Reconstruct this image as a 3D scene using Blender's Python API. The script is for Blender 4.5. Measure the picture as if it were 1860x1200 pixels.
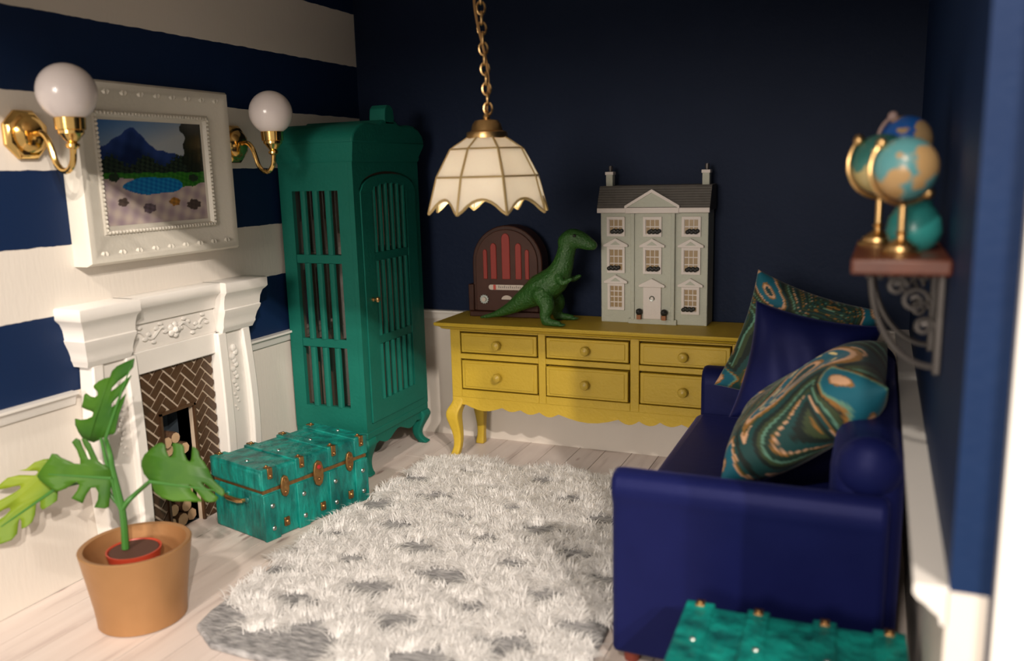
import bpy, bmesh, math, random
import numpy as np
from mathutils import Vector, Matrix
from mathutils.geometry import tessellate_polygon
random.seed(7); rng = np.random.default_rng(7)
for o in list(bpy.data.objects): bpy.data.objects.remove(o, do_unlink=True)
sc = bpy.context.scene; COL = sc.collection
PI = math.pi
# ------------------------------------------------------------------ camera
CF = 1547.9
CP = Vector((3.20746, -4.95558, 1.74556))
CR = Vector((0.9193917, 0.39253288, -0.02523574)); CU = Vector((-0.0492203, 0.17846218, 0.98271492)); CW = Vector((-0.39025154, 0.90225783, -0.18339724))
cam = bpy.data.cameras.new('camera'); camo = bpy.data.objects.new('camera', cam); COL.objects.link(camo); sc.camera = camo
camo.matrix_world = Matrix(((CR.x, CU.x, -CW.x, CP.x), (CR.y, CU.y, -CW.y, CP.y), (CR.z, CU.z, -CW.z, CP.z), (0, 0, 0, 1)))
cam.sensor_fit = 'HORIZONTAL'; cam.sensor_width = 36; cam.lens = 36 * CF / 1860
cam.clip_start = 0.02
cam.dof.use_dof = True; cam.dof.focus_distance = 4.7; cam.dof.aperture_fstop = 1.0
# ------------------------------------------------------------------ world, lights, exposure
w = bpy.data.worlds.new('world'); sc.world = w; w.use_nodes = True
w.node_tree.nodes['Background'].inputs[0].default_value = (1.0, 0.88, 0.76, 1); w.node_tree.nodes['Background'].inputs[1].default_value = 0.54
W = 3.381; YF = -3.066; SHADE_Z = 2.33; CEIL = 2.95
def area(name, loc, target, size, power, col):
    l = bpy.data.lights.new(name, 'AREA'); l.shape = 'DISK'; l.size = size; l.energy = power; l.color = col
    o = bpy.data.objects.new(name, l); COL.objects.link(o); o.location = loc
    o.rotation_euler = (Vector(target) - Vector(loc)).to_track_quat('-Z', 'Y').to_euler(); return o
edge = Vector((W, YF, SHADE_Z))
D1 = Vector((0.67, -1, 0.62)); D2 = Vector((0.90, -1, 0.66))
WARM = (1.0, .89, .78)
area('room_or_fill_light', edge + D1 * 8, (1.2, -1.6, .6), .22, 1000, WARM)
area('room_or_fill_light', edge + D2 * 8, (1.2, -1.6, .6), .22, 850, WARM)
area('room_or_fill_light', Vector((2.2, YF, SHADE_Z)) + Vector((.05, -1, .75)) * 8, (2.2, -2.2, .6), .6, 620, WARM)
area('room_or_fill_light', (1.9, -13.0, 2.9), (1.9, -1.0, 1.0), 3.2, 520, WARM)  # large soft fill added in front to brighten the shaded back
sc.view_settings.view_transform = 'Standard'; sc.view_settings.look = 'None'; sc.view_settings.gamma = 1; sc.view_settings.use_curve_mapping = False
sc.view_settings.exposure = 0.0
# ------------------------------------------------------------------ helpers
def lin(c): return tuple(((v / 255) / 12.92 if v / 255 <= .04045 else ((v / 255 + .055) / 1.055) ** 2.4) for v in c)
def ray(px, py): return (CR * ((px - 930) / CF) + CU * (-(py - 600) / CF) + CW)
def hit(px, py, p, n):
    d = ray(px, py); p = Vector(p); n = Vector(n); return CP + d * ((p - CP).dot(n) / d.dot(n))
def nd(nt, t, **k):
    n = nt.nodes.new(t)
    for a, b in k.items(): setattr(n, a, b)
    return n
def mat(name, col, rough=.6, metal=0, col2=None, scale=8, amt=.5, bump=0, bscale=40, stretch=(1, 1, 1), spec=.5, sheen=0, sheen_col=None, attr=None, trans=0, sss=0, coat=0):
    m = bpy.data.materials.new(name); m.use_nodes = True; nt = m.node_tree; b = nt.nodes['Principled BSDF']
    b.inputs['Roughness'].default_value = rough; b.inputs['Metallic'].default_value = metal
    b.inputs['Specular IOR Level'].default_value = spec; b.inputs['Base Color'].default_value = (*col, 1)
    if sheen:
        b.inputs['Sheen Weight'].default_value = sheen; b.inputs['Sheen Roughness'].default_value = .35
        b.inputs['Sheen Tint'].default_value = (*(sheen_col or (1, 1, 1)), 1)
    if trans: b.inputs['Transmission Weight'].default_value = trans
    if sss: b.inputs['Subsurface Weight'].default_value = sss; b.inputs['Subsurface Radius'].default_value = (.1, .1, .1)
    if coat: b.inputs['Coat Weight'].default_value = coat; b.inputs['Coat Roughness'].default_value = .2
    tc = nd(nt, 'ShaderNodeTexCoord'); mp = nd(nt, 'ShaderNodeMapping'); mp.inputs['Scale'].default_value = stretch
    nt.links.new(tc.outputs['Object'], mp.inputs['Vector'])
    if attr:
        a = nd(nt, 'ShaderNodeAttribute', attribute_name=attr); nt.links.new(a.outputs['Color'], b.inputs['Base Color'])
    elif col2:
        n = nd(nt, 'ShaderNodeTexNoise'); n.inputs['Scale'].default_value = scale; n.inputs['Detail'].default_value = 5
        r = nd(nt, 'ShaderNodeValToRGB'); r.color_ramp.elements[0].position = .5 - amt / 2; r.color_ramp.elements[1].position = .5 + amt / 2
        r.color_ramp.elements[0].color = (*col, 1); r.color_ramp.elements[1].color = (*col2, 1)
        nt.links.new(mp.outputs[0], n.inputs['Vector']); nt.links.new(n.outputs['Fac'], r.inputs[0]); nt.links.new(r.outputs[0], b.inputs['Base Color'])
    if bump:
        n = nd(nt, 'ShaderNodeTexNoise'); n.inputs['Scale'].default_value = bscale; n.inputs['Detail'].default_value = 4
        bp = nd(nt, 'ShaderNodeBump'); bp.inputs['Strength'].default_value = bump; bp.inputs['Distance'].default_value = .02
        nt.links.new(mp.outputs[0], n.inputs['Vector']); nt.links.new(n.outputs['Fac'], bp.inputs['Height']); nt.links.new(bp.outputs[0], b.inputs['Normal'])
    return m
class MB:
    def __init__(s): s.v = []; s.f = []; s.c = []
    def add(s, vs, fs):
        k = len(s.v); s.v += [tuple(x) for x in vs]; s.f += [tuple(i + k for i in f) for f in fs]; return s
    def box(s, x0, x1, y0, y1, z0, z1):
        return s.add([(x0, y0, z0), (x1, y0, z0), (x1, y1, z0), (x0, y1, z0), (x0, y0, z1), (x1, y0, z1), (x1, y1, z1), (x0, y1, z1)],
                     [(3, 2, 1, 0), (4, 5, 6, 7), (0, 1, 5, 4), (1, 2, 6, 5), (2, 3, 7, 6), (3, 0, 4, 7)])
    def rings(s, rs, cap=True):
        n = len(rs[0]); vs = [p for r in rs for p in r]; fs = []
        for k in range(len(rs) - 1):
            for i in range(n): j = (i + 1) % n; fs.append((k * n + i, k * n + j, (k + 1) * n + j, (k + 1) * n + i))
        if cap: fs.append(tuple(range(n))[::-1]); fs.append(tuple((len(rs) - 1) * n + i for i in range(n)))
        return s.add(vs, fs)
    def lathe(s, prof, c=(0, 0, 0), n=24, axis='z', cap=True, ph=0):
        rs = []
        for r, h in prof:
            ring = []
            for i in range(n):
                a = 2 * PI * i / n + ph; p = (r * math.cos(a), r * math.sin(a), h)
                if axis == 'x': p = (p[2], p[0], p[1])
                if axis == 'y': p = (p[1], p[2], p[0])
                ring.append((c[0] + p[0], c[1] + p[1], c[2] + p[2]))
            rs.append(ring)
        return s.rings(rs, cap)
    def sphere(s, c, r, n=20, m=12, sx=1, sy=1, sz=1):
        pr = [(max(1e-4, math.sin(PI * k / m)), -math.cos(PI * k / m)) for k in range(m + 1)]
        rs = [[(c[0] + r * sx * q * math.cos(2 * PI * i / n), c[1] + r * sy * q * math.sin(2 * PI * i / n), c[2] + r * sz * h) for i in range(n)] for q, h in pr]
        return s.rings(rs)
    def tube(s, path, rad, n=8, closed=False, flat=None):
        P = [Vector(p) for p in path]; k = len(P); rs = []; up = None
        for i in range(k):
            a = P[(i - 1) % k] if (closed or i > 0) else P[i]; b = P[(i + 1) % k] if (closed or i < k - 1) else P[i]
            t = (b - a).normalized()
            if up is None: up = t.orthogonal().normalized() if not flat else Vector(flat)
            up = (up - t * up.dot(t)).normalized(); sd = t.cross(up)
            r = rad[i] if isinstance(rad, (list, tuple)) else rad
            rs.append([tuple(P[i] + (up * math.cos(2 * PI * j / n) + sd * math.sin(2 * PI * j / n)) * r) for j in range(n)])
        if closed: rs.append(rs[0]); return s.rings(rs, False)
        return s.rings(rs)
    def prism(s, poly, axis, a, b):
        def q(u, v, w):
            return {'x': (w, u, v), 'y': (u, w, v), 'z': (u, v, w)}[axis]
        n = len(poly); vs = [q(u, v, a) for u, v in poly] + [q(u, v, b) for u, v in poly]
        fs = [tuple(range(n))[::-1], tuple(range(n, 2 * n))] + [(i, (i + 1) % n, n + (i + 1) % n, n + i) for i in range(n)]
        return s.add(vs, fs)
    def loft(s, rows):   # rows of (z, x0, x1, y0, y1)
        return s.rings([[(x0, y0, z), (x1, y0, z), (x1, y1, z), (x0, y1, z)] for z, x0, x1, y0, y1 in rows])
    def build(s, name, m, parent=None, bevel=0, seg=2, sharp=35, subsurf=0, fix=True):
        me = bpy.data.meshes.new(name); me.from_pydata(s.v, [], s.f)
        if fix:
            bm = bmesh.new(); bm.from_mesh(me); bmesh.ops.remove_doubles(bm, verts=bm.verts, dist=1e-6); bmesh.ops.recalc_face_normals(bm, faces=bm.faces); bm.to_mesh(me); bm.free()
        me.materials.append(m)
        me.polygons.foreach_set('use_smooth', [True] * len(me.polygons)); me.set_sharp_from_angle(angle=math.radians(sharp))
        o = bpy.data.objects.new(name, me); COL.objects.link(o)
        if parent: o.parent = parent
        if bevel:
            b = o.modifiers.new('bevel', 'BEVEL'); b.width = bevel; b.segments = seg; b.limit_method = 'ANGLE'; b.angle_limit = math.radians(40)
        if subsurf:
            b = o.modifiers.new('sub', 'SUBSURF'); b.levels = subsurf; b.render_levels = subsurf
        return o
def box(name, m, parent, x0, x1, y0, y1, z0, z1, bevel=.004, seg=2): return MB().box(x0, x1, y0, y1, z0, z1).build(name, m, parent, bevel, seg)
def tag(o, label, cat, group=None):
    o['label'] = label; o['category'] = cat
    if group: o['group'] = group
    return o
def thing(name, label, cat, loc=(0, 0, 0), rz=0, group=None):
    o = bpy.data.objects.new(name, None); o.empty_display_size = .05; COL.objects.link(o); o.location = loc; o.rotation_euler = (0, 0, rz); return tag(o, label, cat, group)
def struct(o): o['kind'] = 'structure'; return o
def copy_tree(o, parent=None):
    c = o.copy(); COL.objects.link(c); c.parent = parent
    for ch in list(o.children): copy_tree(ch, c)
    return c
def clip(poly, a, b, c):   # keep a*x+b*y<=c
    out = []
    for i in range(len(poly)):
        p, q = poly[i], poly[(i + 1) % len(poly)]; dp = a * p[0] + b * p[1] - c; dq = a * q[0] + b * q[1] - c
        if dp <= 0: out.append(p)
        if dp * dq < 0: t = dp / (dp - dq); out.append((p[0] + (q[0] - p[0]) * t, p[1] + (q[1] - p[1]) * t))
    return out
def clip_rect(p, x0, x1, y0, y1):
    for a, b, c in ((-1, 0, -x0), (1, 0, x1), (0, -1, -y0), (0, 1, y1)):
        if len(p) > 2: p = clip(p, a, b, c)
    return p
# ------------------------------------------------------------------ materials
CREAM = (.72, .665, .60)
NAVY = (.0055, .019, .066)
white_paint = mat('white_paint', CREAM, .55, col2=(.66, .60, .535), scale=3, amt=.7, bump=.04, bscale=30, stretch=(1, 1, .25))
gloss_white = mat('gloss_white', (.76, .725, .68), .35, bump=.05, bscale=25)
frame_white = mat('frame_white', (.66, .62, .54), .45, bump=.06, bscale=60)
navy = mat('navy_paint', NAVY, .55, col2=(.007, .023, .075), scale=6, bump=.12, bscale=35, spec=.15)
brass = mat('brass', (.80, .52, .18), .16, 1)
gold = mat('gold_metal', (.72, .46, .20), .32, 1, bump=.05, bscale=60)
copper = mat('bronze_pot_paint', (.36, .185, .075), .42, .45, col2=(.41, .215, .09), scale=5, bump=.06, bscale=25)
teal = mat('teal_cabinet_paint', (.005, .118, .086), .55, col2=(.006, .132, .097), scale=6, bump=.12, bscale=50, spec=.2)
mustard = mat('mustard_paint', (.47, .315, .022), .5, col2=(.51, .345, .028), scale=5, bump=.12, bscale=60)
mustard_knob = mat('mustard_knob_paint', (.44, .30, .035), .35)
dark_line = mat('dark_gap', (.03, .016, .006), .8)
tealskin = mat('verdigris_leather', (.0, .060, .057), .42, col2=(.003, .27, .22), scale=13, amt=.42, bump=.7, bscale=26, stretch=(1, 1, .45))
old_brass = mat('aged_brass', (.42, .25, .09), .35, .9, col2=(.25, .12, .05), scale=40)
steel = mat('steel_stud', (.45, .5, .48), .3, 1)
velvet = mat('navy_velvet', (.004, .006, .046), .48, col2=(.0055, .008, .058), scale=5, sheen=.12, sheen_col=(.22, .24, .9), spec=.24, bump=.05, bscale=30)
velvet.node_tree.nodes['Principled BSDF'].inputs['Specular Tint'].default_value = (.45, .48, 1, 1)
fur = mat('white_fur', (.88, .865, .85), .6)
_nt = fur.node_tree; _t = nd(_nt, 'ShaderNodeBsdfTranslucent'); _t.inputs[0].default_value = (.88, .865, .85, 1); _x = nd(_nt, 'ShaderNodeMixShader'); _x.inputs[0].default_value = .4
_nt.links.new(_nt.nodes['Principled BSDF'].outputs[0], _x.inputs[1]); _nt.links.new(_t.outputs[0], _x.inputs[2]); _nt.links.new(_x.outputs[0], _nt.nodes['Material Output'].inputs[0])
felt = mat('grey_felt', (.10, .10, .105), .95, col2=(.44, .43, .43), scale=34, amt=.45, stretch=(.5, 1.6, 1), bump=.5, bscale=90)
woodred = mat('reddish_wood', (.14, .035, .014), .4, col2=(.08, .02, .01), scale=14, stretch=(1, 6, 1))
footred = mat('red_brown_foot', (.20, .035, .02), .45)
tilebrown = mat('brown_tile', (.055, .026, .011), .45, col2=(.075, .036, .016), scale=14, bump=.15, bscale=60)
grout = mat('pale_grout', (.50, .40, .30), .9)
soot = mat('slate_back', (.045, .060, .075), .6)
bark = mat('log_bark', (.12, .06, .03), .9, bump=.5, bscale=60)
logend = mat('log_end', (.62, .43, .26), .8, col2=(.5, .32, .18), scale=30)
opal = mat('opal_glass', (.80, .72, .70), .18, sss=.25, coat=.3)
leafm = mat('leaf_green', (.016, .075, .006), .45, col2=(.050, .135, .008), scale=5, amt=.35, spec=.25)
leafy = mat('leaf_yellow_green', (.06, .15, .010), .45, col2=(.19, .25, .012), scale=4, amt=.35, spec=.25)
stemm = mat('stem_green', (.04, .15, .022), .45)
soil = mat('soil_disc', (.075, .028, .016), .8)
redpot = mat('red_plastic', (.42, .045, .02), .4)
greyiron = mat('grey_iron', (.10, .09, .085), .45, .7)
# ------------------------------------------------------------------ room shell
def left_wall_mat():
    m = bpy.data.materials.new('striped_paint'); m.use_nodes = True; nt = m.node_tree; b = nt.nodes['Principled BSDF']; b.inputs['Roughness'].default_value = .5; b.inputs['Specular IOR Level'].default_value = .2
    tc = nd(nt, 'ShaderNodeTexCoord'); sp = nd(nt, 'ShaderNodeSeparateXYZ'); nt.links.new(tc.outputs['Object'], sp.inputs[0])
    nz = nd(nt, 'ShaderNodeTexNoise'); nz.inputs['Scale'].default_value = 14; nz.inputs['Detail'].default_value = 3; nt.links.new(tc.outputs['Object'], nz.inputs['Vector'])
    j = nd(nt, 'ShaderNodeMath', operation='MULTIPLY_ADD'); nt.links.new(nz.outputs['Fac'], j.inputs[0]); j.inputs[1].default_value = .012; nt.links.new(sp.outputs['Z'], j.inputs[2])
    dv = nd(nt, 'ShaderNodeMath', operation='MULTIPLY'); nt.links.new(j.outputs[0], dv.inputs[0]); dv.inputs[1].default_value = 1 / 3.0
    r = nd(nt, 'ShaderNodeValToRGB'); r.color_ramp.interpolation = 'CONSTANT'; e = r.color_ramp.elements
    cols = [(0, CREAM), (.85, NAVY), (1.1864, CREAM), (1.4865, NAVY), (1.798, CREAM), (2.113, NAVY), (2.440, CREAM), (2.768, NAVY)]
    e[0].position = 0; e[0].color = (*CREAM, 1); e[1].position = .85 / 3; e[1].color = (*NAVY, 1)
    for z, c in cols[2:]: q = e.new(z / 3); q.color = (*c, 1)
    nt.links.new(dv.outputs[0], r.inputs[0]); nt.links.new(r.outputs[0], b.inputs['Base Color'])
    mp = nd(nt, 'ShaderNodeMapping'); mp.inputs['Scale'].default_value = (1, 1, .2); nt.links.new(tc.outputs['Object'], mp.inputs[0])
    n2 = nd(nt, 'ShaderNodeTexNoise'); n2.inputs['Scale'].default_value = 60; nt.links.new(mp.outputs[0], n2.inputs['Vector'])
    bp = nd(nt, 'ShaderNodeBump'); bp.inputs['Strength'].default_value = .05; bp.inputs['Distance'].default_value = .02
    nt.links.new(n2.outputs['Fac'], bp.inputs['Height']); nt.links.new(bp.outputs[0], b.inputs['Normal']); return m
OPN = (-1.96, -1.74, .0, .62)   # firebox opening y0,y1,z0,z1
striped = left_wall_mat()
mb = MB(); T = .08
mb.box(-T, 0, YF, OPN[0], 0, CEIL); mb.box(-T, 0, OPN[1], .08, 0, CEIL); mb.box(-T, 0, OPN[0], OPN[1], OPN[3], CEIL)
struct(mb.build('wall_left', striped, fix=False))
wb = struct(MB().box(-T, W + T, 0, T, .85, CEIL).build('wall_back', mat('navy_shaded_back', (.0065, .014, .038), .6, col2=(.008, .016, .042), scale=6, bump=.12, bscale=35, spec=.15)))  # same navy paint, dulled so the back wall's shade is in its colour
pb = MB().box(-.0, W, -.004, T, 0, .85).build('lower_panel', white_paint, wb)
wr = struct(MB().box(W, W + .08, YF, 0, .85, CEIL).build('wall_right', navy))
MB().box(W - .003, W + .074, YF, 0, 0, .85).build('lower_panel', white_paint, wr)
MB().box(W + .0745, W + .08, YF, 0, 0, .85).build('outer_edge_strip', navy, wr)
struct(MB().box(-T, W + .08, YF, .08, CEIL, CEIL + .08).build('ceiling', white_paint))
struct(MB().box(-T, W + .08, YF - .02, YF + .03, SHADE_Z, CEIL).build('front_shadow_board', white_paint))  # unseen board, added so its lower edge shades the upper walls
struct(MB().box(W + .082, W + 1.5, YF - .035, YF + .04, -.1, CEIL + .08).build('wall_front', gloss_white))
# chair rails
def rail_prof(d, z): return [(0, z - .06), (.014, z - .06), (.02, z - .045), (.022, z - .03), (d * .6, z - .022), (d * .72, z - .014), (d, z - .012), (d, z), (0, z)]
struct(MB().prism([(x, z) for x, z in rail_prof(.045, .855)], 'y', YF, -2.40).build('trim_left_front', gloss_white))
struct(MB().prism([(x, z) for x, z in rail_prof(.045, .855)], 'y', -1.29, 0).build('trim_left_rear', gloss_white))
struct(MB().prism([(-y, z) for y, z in rail_prof(.045, .855)], 'x', .045, W - .06).build('trim_back', gloss_white))
struct(MB().prism([(W - x, z) for x, z in [(0, .77), (.012, .77), (.016, .79), (.03, .80), (.045, .815), (.058, .822), (.068, .835), (.068, .858), (0, .858)]], 'y', YF, 0).build('trim_right', gloss_white))
# floor of whitewashed planks
fl = struct(MB().box(-.05, W + .05, YF - .03, .05, -.06, -.012).build('floor', mat('floor_gap', (.14, .10, .085), .9)))
def plank_mat():
    m = bpy.data.materials.new('whitewashed_plank'); m.use_nodes = True; nt = m.node_tree; b = nt.nodes['Principled BSDF']; b.inputs['Roughness'].default_value = .45; b.inputs['Specular IOR Level'].default_value = .4
    tc = nd(nt, 'ShaderNodeTexCoord'); mp = nd(nt, 'ShaderNodeMapping'); mp.inputs['Scale'].default_value = (9, .9, 1); g = nd(nt, 'ShaderNodeNewGeometry'); oi = nd(nt, 'ShaderNodeObjectInfo')
    nt.links.new(g.outputs['Position'], mp.inputs[0])
    n = nd(nt, 'ShaderNodeTexNoise'); n.inputs['Scale'].default_value = 1.6; n.inputs['Detail'].default_value = 6; nt.links.new(mp.outputs[0], n.inputs['Vector'])
    r = nd(nt, 'ShaderNodeValToRGB'); e = r.color_ramp.elements
    e[0].position = .26; e[0].color = (.46, .37, .34, 1); e[1].position = .42; e[1].color = (.66, .565, .515, 1); q = e.new(.7); q.color = (.72, .63, .58, 1)
    nt.links.new(n.outputs['Fac'], r.inputs[0])
    mp2 = nd(nt, 'ShaderNodeMapping'); mp2.inputs['Scale'].default_value = (10, 3.2, 1); nt.links.new(g.outputs['Position'], mp2.inputs[0])
    v = nd(nt, 'ShaderNodeTexVoronoi'); v.inputs['Scale'].default_value = .8; nt.links.new(mp2.outputs[0], v.inputs['Vector'])
    lt = nd(nt, 'ShaderNodeValToRGB'); lt.color_ramp.elements[0].position = .06; lt.color_ramp.elements[0].color = (.62, .53, .53, 1); lt.color_ramp.elements[1].position = .12; lt.color_ramp.elements[1].color = (1, 1, 1, 1)
    nt.links.new(v.outputs['Distance'], lt.inputs[0])
    mx = nd(nt, 'ShaderNodeMix', data_type='RGBA', blend_type='MULTIPLY'); mx.inputs[0].default_value = 1; nt.links.new(r.outputs[0], mx.inputs[6]); nt.links.new(lt.outputs[0], mx.inputs[7])
    vr = nd(nt, 'ShaderNodeMath', operation='MULTIPLY_ADD'); nt.links.new(oi.outputs['Random'], vr.inputs[0]); vr.inputs[1].default_value = .12; vr.inputs[2].default_value = .91
    m2 = nd(nt, 'ShaderNodeMix', data_type='RGBA', blend_type='MULTIPLY'); m2.inputs[0].default_value = 1; nt.links.new(mx.outputs[2], m2.inputs[6]); nt.links.new(vr.outputs[0], m2.inputs[7])
    nt.links.new(m2.outputs[2], b.inputs['Base Color'])
    bp = nd(nt, 'ShaderNodeBump'); bp.inputs['Strength'].default_value = .25; bp.inputs['Distance'].default_value = .01; nt.links.new(n.outputs['Fac'], bp.inputs['Height']); nt.links.new(bp.outputs[0], b.inputs['Normal']); return m
plankm = plank_mat(); pw = .169
for i in range(20):
    ys = [YF - .03] + ([[-2.0, -.8], [-1.35], [-2.4, -1.1], [-1.7, -.5]][i % 4]) + [0]
    for a, b2 in zip(ys, ys[1:]):
        MB().box(i * pw + .002, min((i + 1) * pw - .002, W), a + .002, b2 - .002, -.012, 0).build('plank', plankm, fl)
# ------------------------------------------------------------------ fireplace
FC = -1.84
fp = thing('fireplace', 'white carved mantel fireplace with brown herringbone tiles against striped wall', 'fireplace', (0, FC, 0))
TY0, TY1, TZ = -2.10 - FC, -1.58 - FC, .85
def end_block(sgn):
    o0, o1 = sgn * .30, sgn * .60     # inner, outer
    prof = [(.955, .085, 0), (.975, .095, .005), (.985, .10, .01), (1.0, .10, .01), (1.03, .108, .018), (1.06, .122, .03), (1.075, .125, .034), (1.08, .12, .03), (1.12, .125, .034), (1.15, .135, .045), (1.165, .150, .06), (1.172, .155, .065), (1.215, .155, .065), (1.222, .148, .058)]
    rows = []
    for z, x, e in prof:
        a, b = sorted((o0 - sgn * e * .35, sgn * (.535 + e))); rows.append((z, 0, x, a, b))
    return MB().loft(rows).build('capital', gloss_white, fp, sharp=50)
for s_ in (-1, 1): end_block(s_)
prof = [(1.09, .06), (1.10, .062), (1.13, .07), (1.15, .085), (1.165, .105), (1.175, .118), (1.215, .12), (1.222, .114)]
MB().loft([(z, 0, x, -.29, .29) for z, x in prof]).build('mantel_shelf', gloss_white, fp, sharp=50)
fr = MB().box(0, .045, -.30, .30, .96, 1.10).build('frieze', gloss_white, fp, .004)
MB().box(0, .058, -.29, .29, .852, .962).build('header_board', gloss_white, fp, .006)
# carved garland
g = MB()
for k in range(5):
    a = k * 2 * PI / 5; g.sphere((.058, .024 * math.cos(a), 1.028 + .024 * math.sin(a)), .018, 8, 6, .7)
g.sphere((.066, 0, 1.028), .018, 8, 6); g.build('carved_rose', gloss_white, fr)
for s_ in (-1, 1):
    g = MB(); path = [(.05, s_ * (.03 + t * .21), 1.03 + .022 * math.sin(t * 9)) for t in np.linspace(0, 1, 16)]
    g.tube(path, [.011 - .006 * t for t in np.linspace(0, 1, 16)], 6)
    for t in np.linspace(.1, .95, 8):
        up = 1 if int(t * 9) % 2 else -1
        g.sphere((.052, s_ * (.03 + t * .21), 1.03 + .022 * math.sin(t * 9) + up * .02), .013, 7, 5, .6, 1.3, .8)
    g.build('carved_vine', gloss_white, fr)
# bowed pilasters
def pil(sgn):
    def bow(z): return .022 * math.sin(PI * min(1, max(0, z / .96))) 
    zs = np.linspace(0.05, .958, 14)
    lo = .30; hi = .50
    def rows(x_add, a, b, base): return [(z, 0, base + x_add, *sorted((sgn * a, sgn * (b + (bow(z) if b > .45 else 0))))) for z in zs]
    p = MB().loft(rows(.03, lo - .03, hi, .035)).build('pilaster', gloss_white, fp, sharp=60)
    MB().loft([(z, 0, .085 + bow(z) * .5, *sorted((sgn * (lo - .035), sgn * (lo + .03)))) for z in zs]).build('inner_moulding', gloss_white, p, .008, sharp=60)
    MB().loft([(z, 0, .085 + bow(z) * .5, *sorted((sgn * (hi - .05 + bow(z)), sgn * (hi + .01 + bow(z))))) for z in zs]).build('outer_moulding', gloss_white, p, .008, sharp=60)
    g = MB()
    for k, z in enumerate(np.linspace(.86, .52, 16)):
        g.sphere((.07, sgn * (.385 + .014 * math.sin(k * 2.1)), z), .021 * (1.05 - k * .05), 7, 5, .7)
    g.build('carved_drop', gloss_white, p)
    MB().loft([(0, 0, .115, *sorted((sgn * (lo - .04), sgn * (hi + .035)))), (.04, 0, .115, *sorted((sgn * (lo - .04), sgn * (hi + .035)))), (.055, 0, .10, *sorted((sgn * (lo - .035), sgn * (hi + .02))))]).build('plinth', gloss_white, fp, .004)
for s_ in (-1, 1): pil(s_)
# tile panel: grout bed + herringbone tiles
oy0, oy1, oz = OPN[0] - FC, OPN[1] - FC, OPN[3]
bed = MB(); bed.box(.001, .028, TY0, oy0, .0, TZ); bed.box(.001, .028, oy1, TY1, 0, TZ); bed.box(.001, .028, oy0, oy1, oz, TZ)
bed = bed.build('tile_panel', grout, fp, fix=False)
Lt, Wt, gp = .098, .045, .0055
c45 = math.sqrt(.5)
def emit(poly):
    for (a, b, c, d) in ((TY0, TY1, oz + .012, TZ), (TY0, oy0 - .006, 0.002, oz + .012), (oy1 + .006, TY1, .002, oz + .012)):
        q = clip_rect(poly, a, b, c, d)
        if len(q) > 2:
            ar = abs(sum(q[i][0] * q[(i + 1) % len(q)][1] - q[(i + 1) % len(q)][0] * q[i][1] for i in range(len(q)))) / 2
            if ar > 6e-5: MB().prism(q, 'x', .02, .034 + random.random() * .003).build('tile', tilebrown, bed)
for i in range(-30, 40):
    for j in range(-8, 9):
        ox, oy = i * Wt + j * Lt, i * Wt - j * Lt
        for (x0, x1, y0, y1) in ((0, Lt, 0, Wt), (0, Wt, Wt, Wt + Lt)):
            p = [(ox + x0 + gp, oy + y0 + gp), (ox + x1 - gp, oy + y0 + gp), (ox + x1 - gp, oy + y1 - gp), (ox + x0 + gp, oy + y1 - gp)]
            p = [((x - y) * c45, (x + y) * c45) for x, y in p]
            if max(q[0] for q in p) < TY0 or min(q[0] for q in p) > TY1 or max(q[1] for q in p) < 0 or min(q[1] for q in p) > TZ: continue
            emit(p)
# firebox edging and recess
e = MB(); e.box(.03, .045, oy0 - .009, oy0 + .004, 0, oz + .01); e.box(.03, .045, oy1 - .004, oy1 + .009, 0, oz + .01); e.box(.03, .045, oy0 - .009, oy1 + .009, oz - .002, oz + .012)
e.build('opening_edge', tilebrown, fp)
n = MB(); n.box(-.16, -.15, oy0 - .01, oy1 + .01, 0, oz + .01); n.box(-.16, 0, oy0 - .01, oy0, 0, oz + .01); n.box(-.16, 0, oy1, oy1 + .01, 0, oz + .01); n.box(-.16, 0, oy0, oy1, oz, oz + .01); n.box(-.16, 0.03, oy0, oy1, -.008, -.001)
n.build('firebox', soot, fp, fix=False)
# logs: each a thing
lg = [(-1.921, .035, .037), (-1.852, .037, .037), (-1.778, .036, .036), (-1.888, .034, .098), (-1.814, .035, .099), (-1.926, .032, .155), (-1.853, .034, .162), (-1.779, .034, .158), (-1.890, .033, .218), (-1.815, .033, .221), (-1.926, .032, .275), (-1.852, .034, .281), (-1.778, .034, .278), (-1.889, .033, .338), (-1.815, .033, .341), (-1.925, .031, .392), (-1.852, .033, .40), (-1.778, .032, .396), (-1.888, .032, .455), (-1.815, .031, .458)]
for k, (y, r, z) in enumerate(lg):
    x1 = .005 - random.random() * .05; n_ = random.choice([7, 9, 10]); ph = random.random()
    t = thing('log', 'short pale cut log stacked inside the tiled fireplace opening', 'log', (x1, y, z - r), 0, 'logs stacked in the fireplace')
    MB().lathe([(r * .96, -.09), (r, -.01), (r * .93, 0)], (0, 0, r), n_, 'x', ph=ph).build('bark', bark, t)
    MB().lathe([(r * .90, 0), (r * .88, .0025)], (0, 0, r), n_, 'x', ph=ph).build('cut_end', logend, t)
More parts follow.
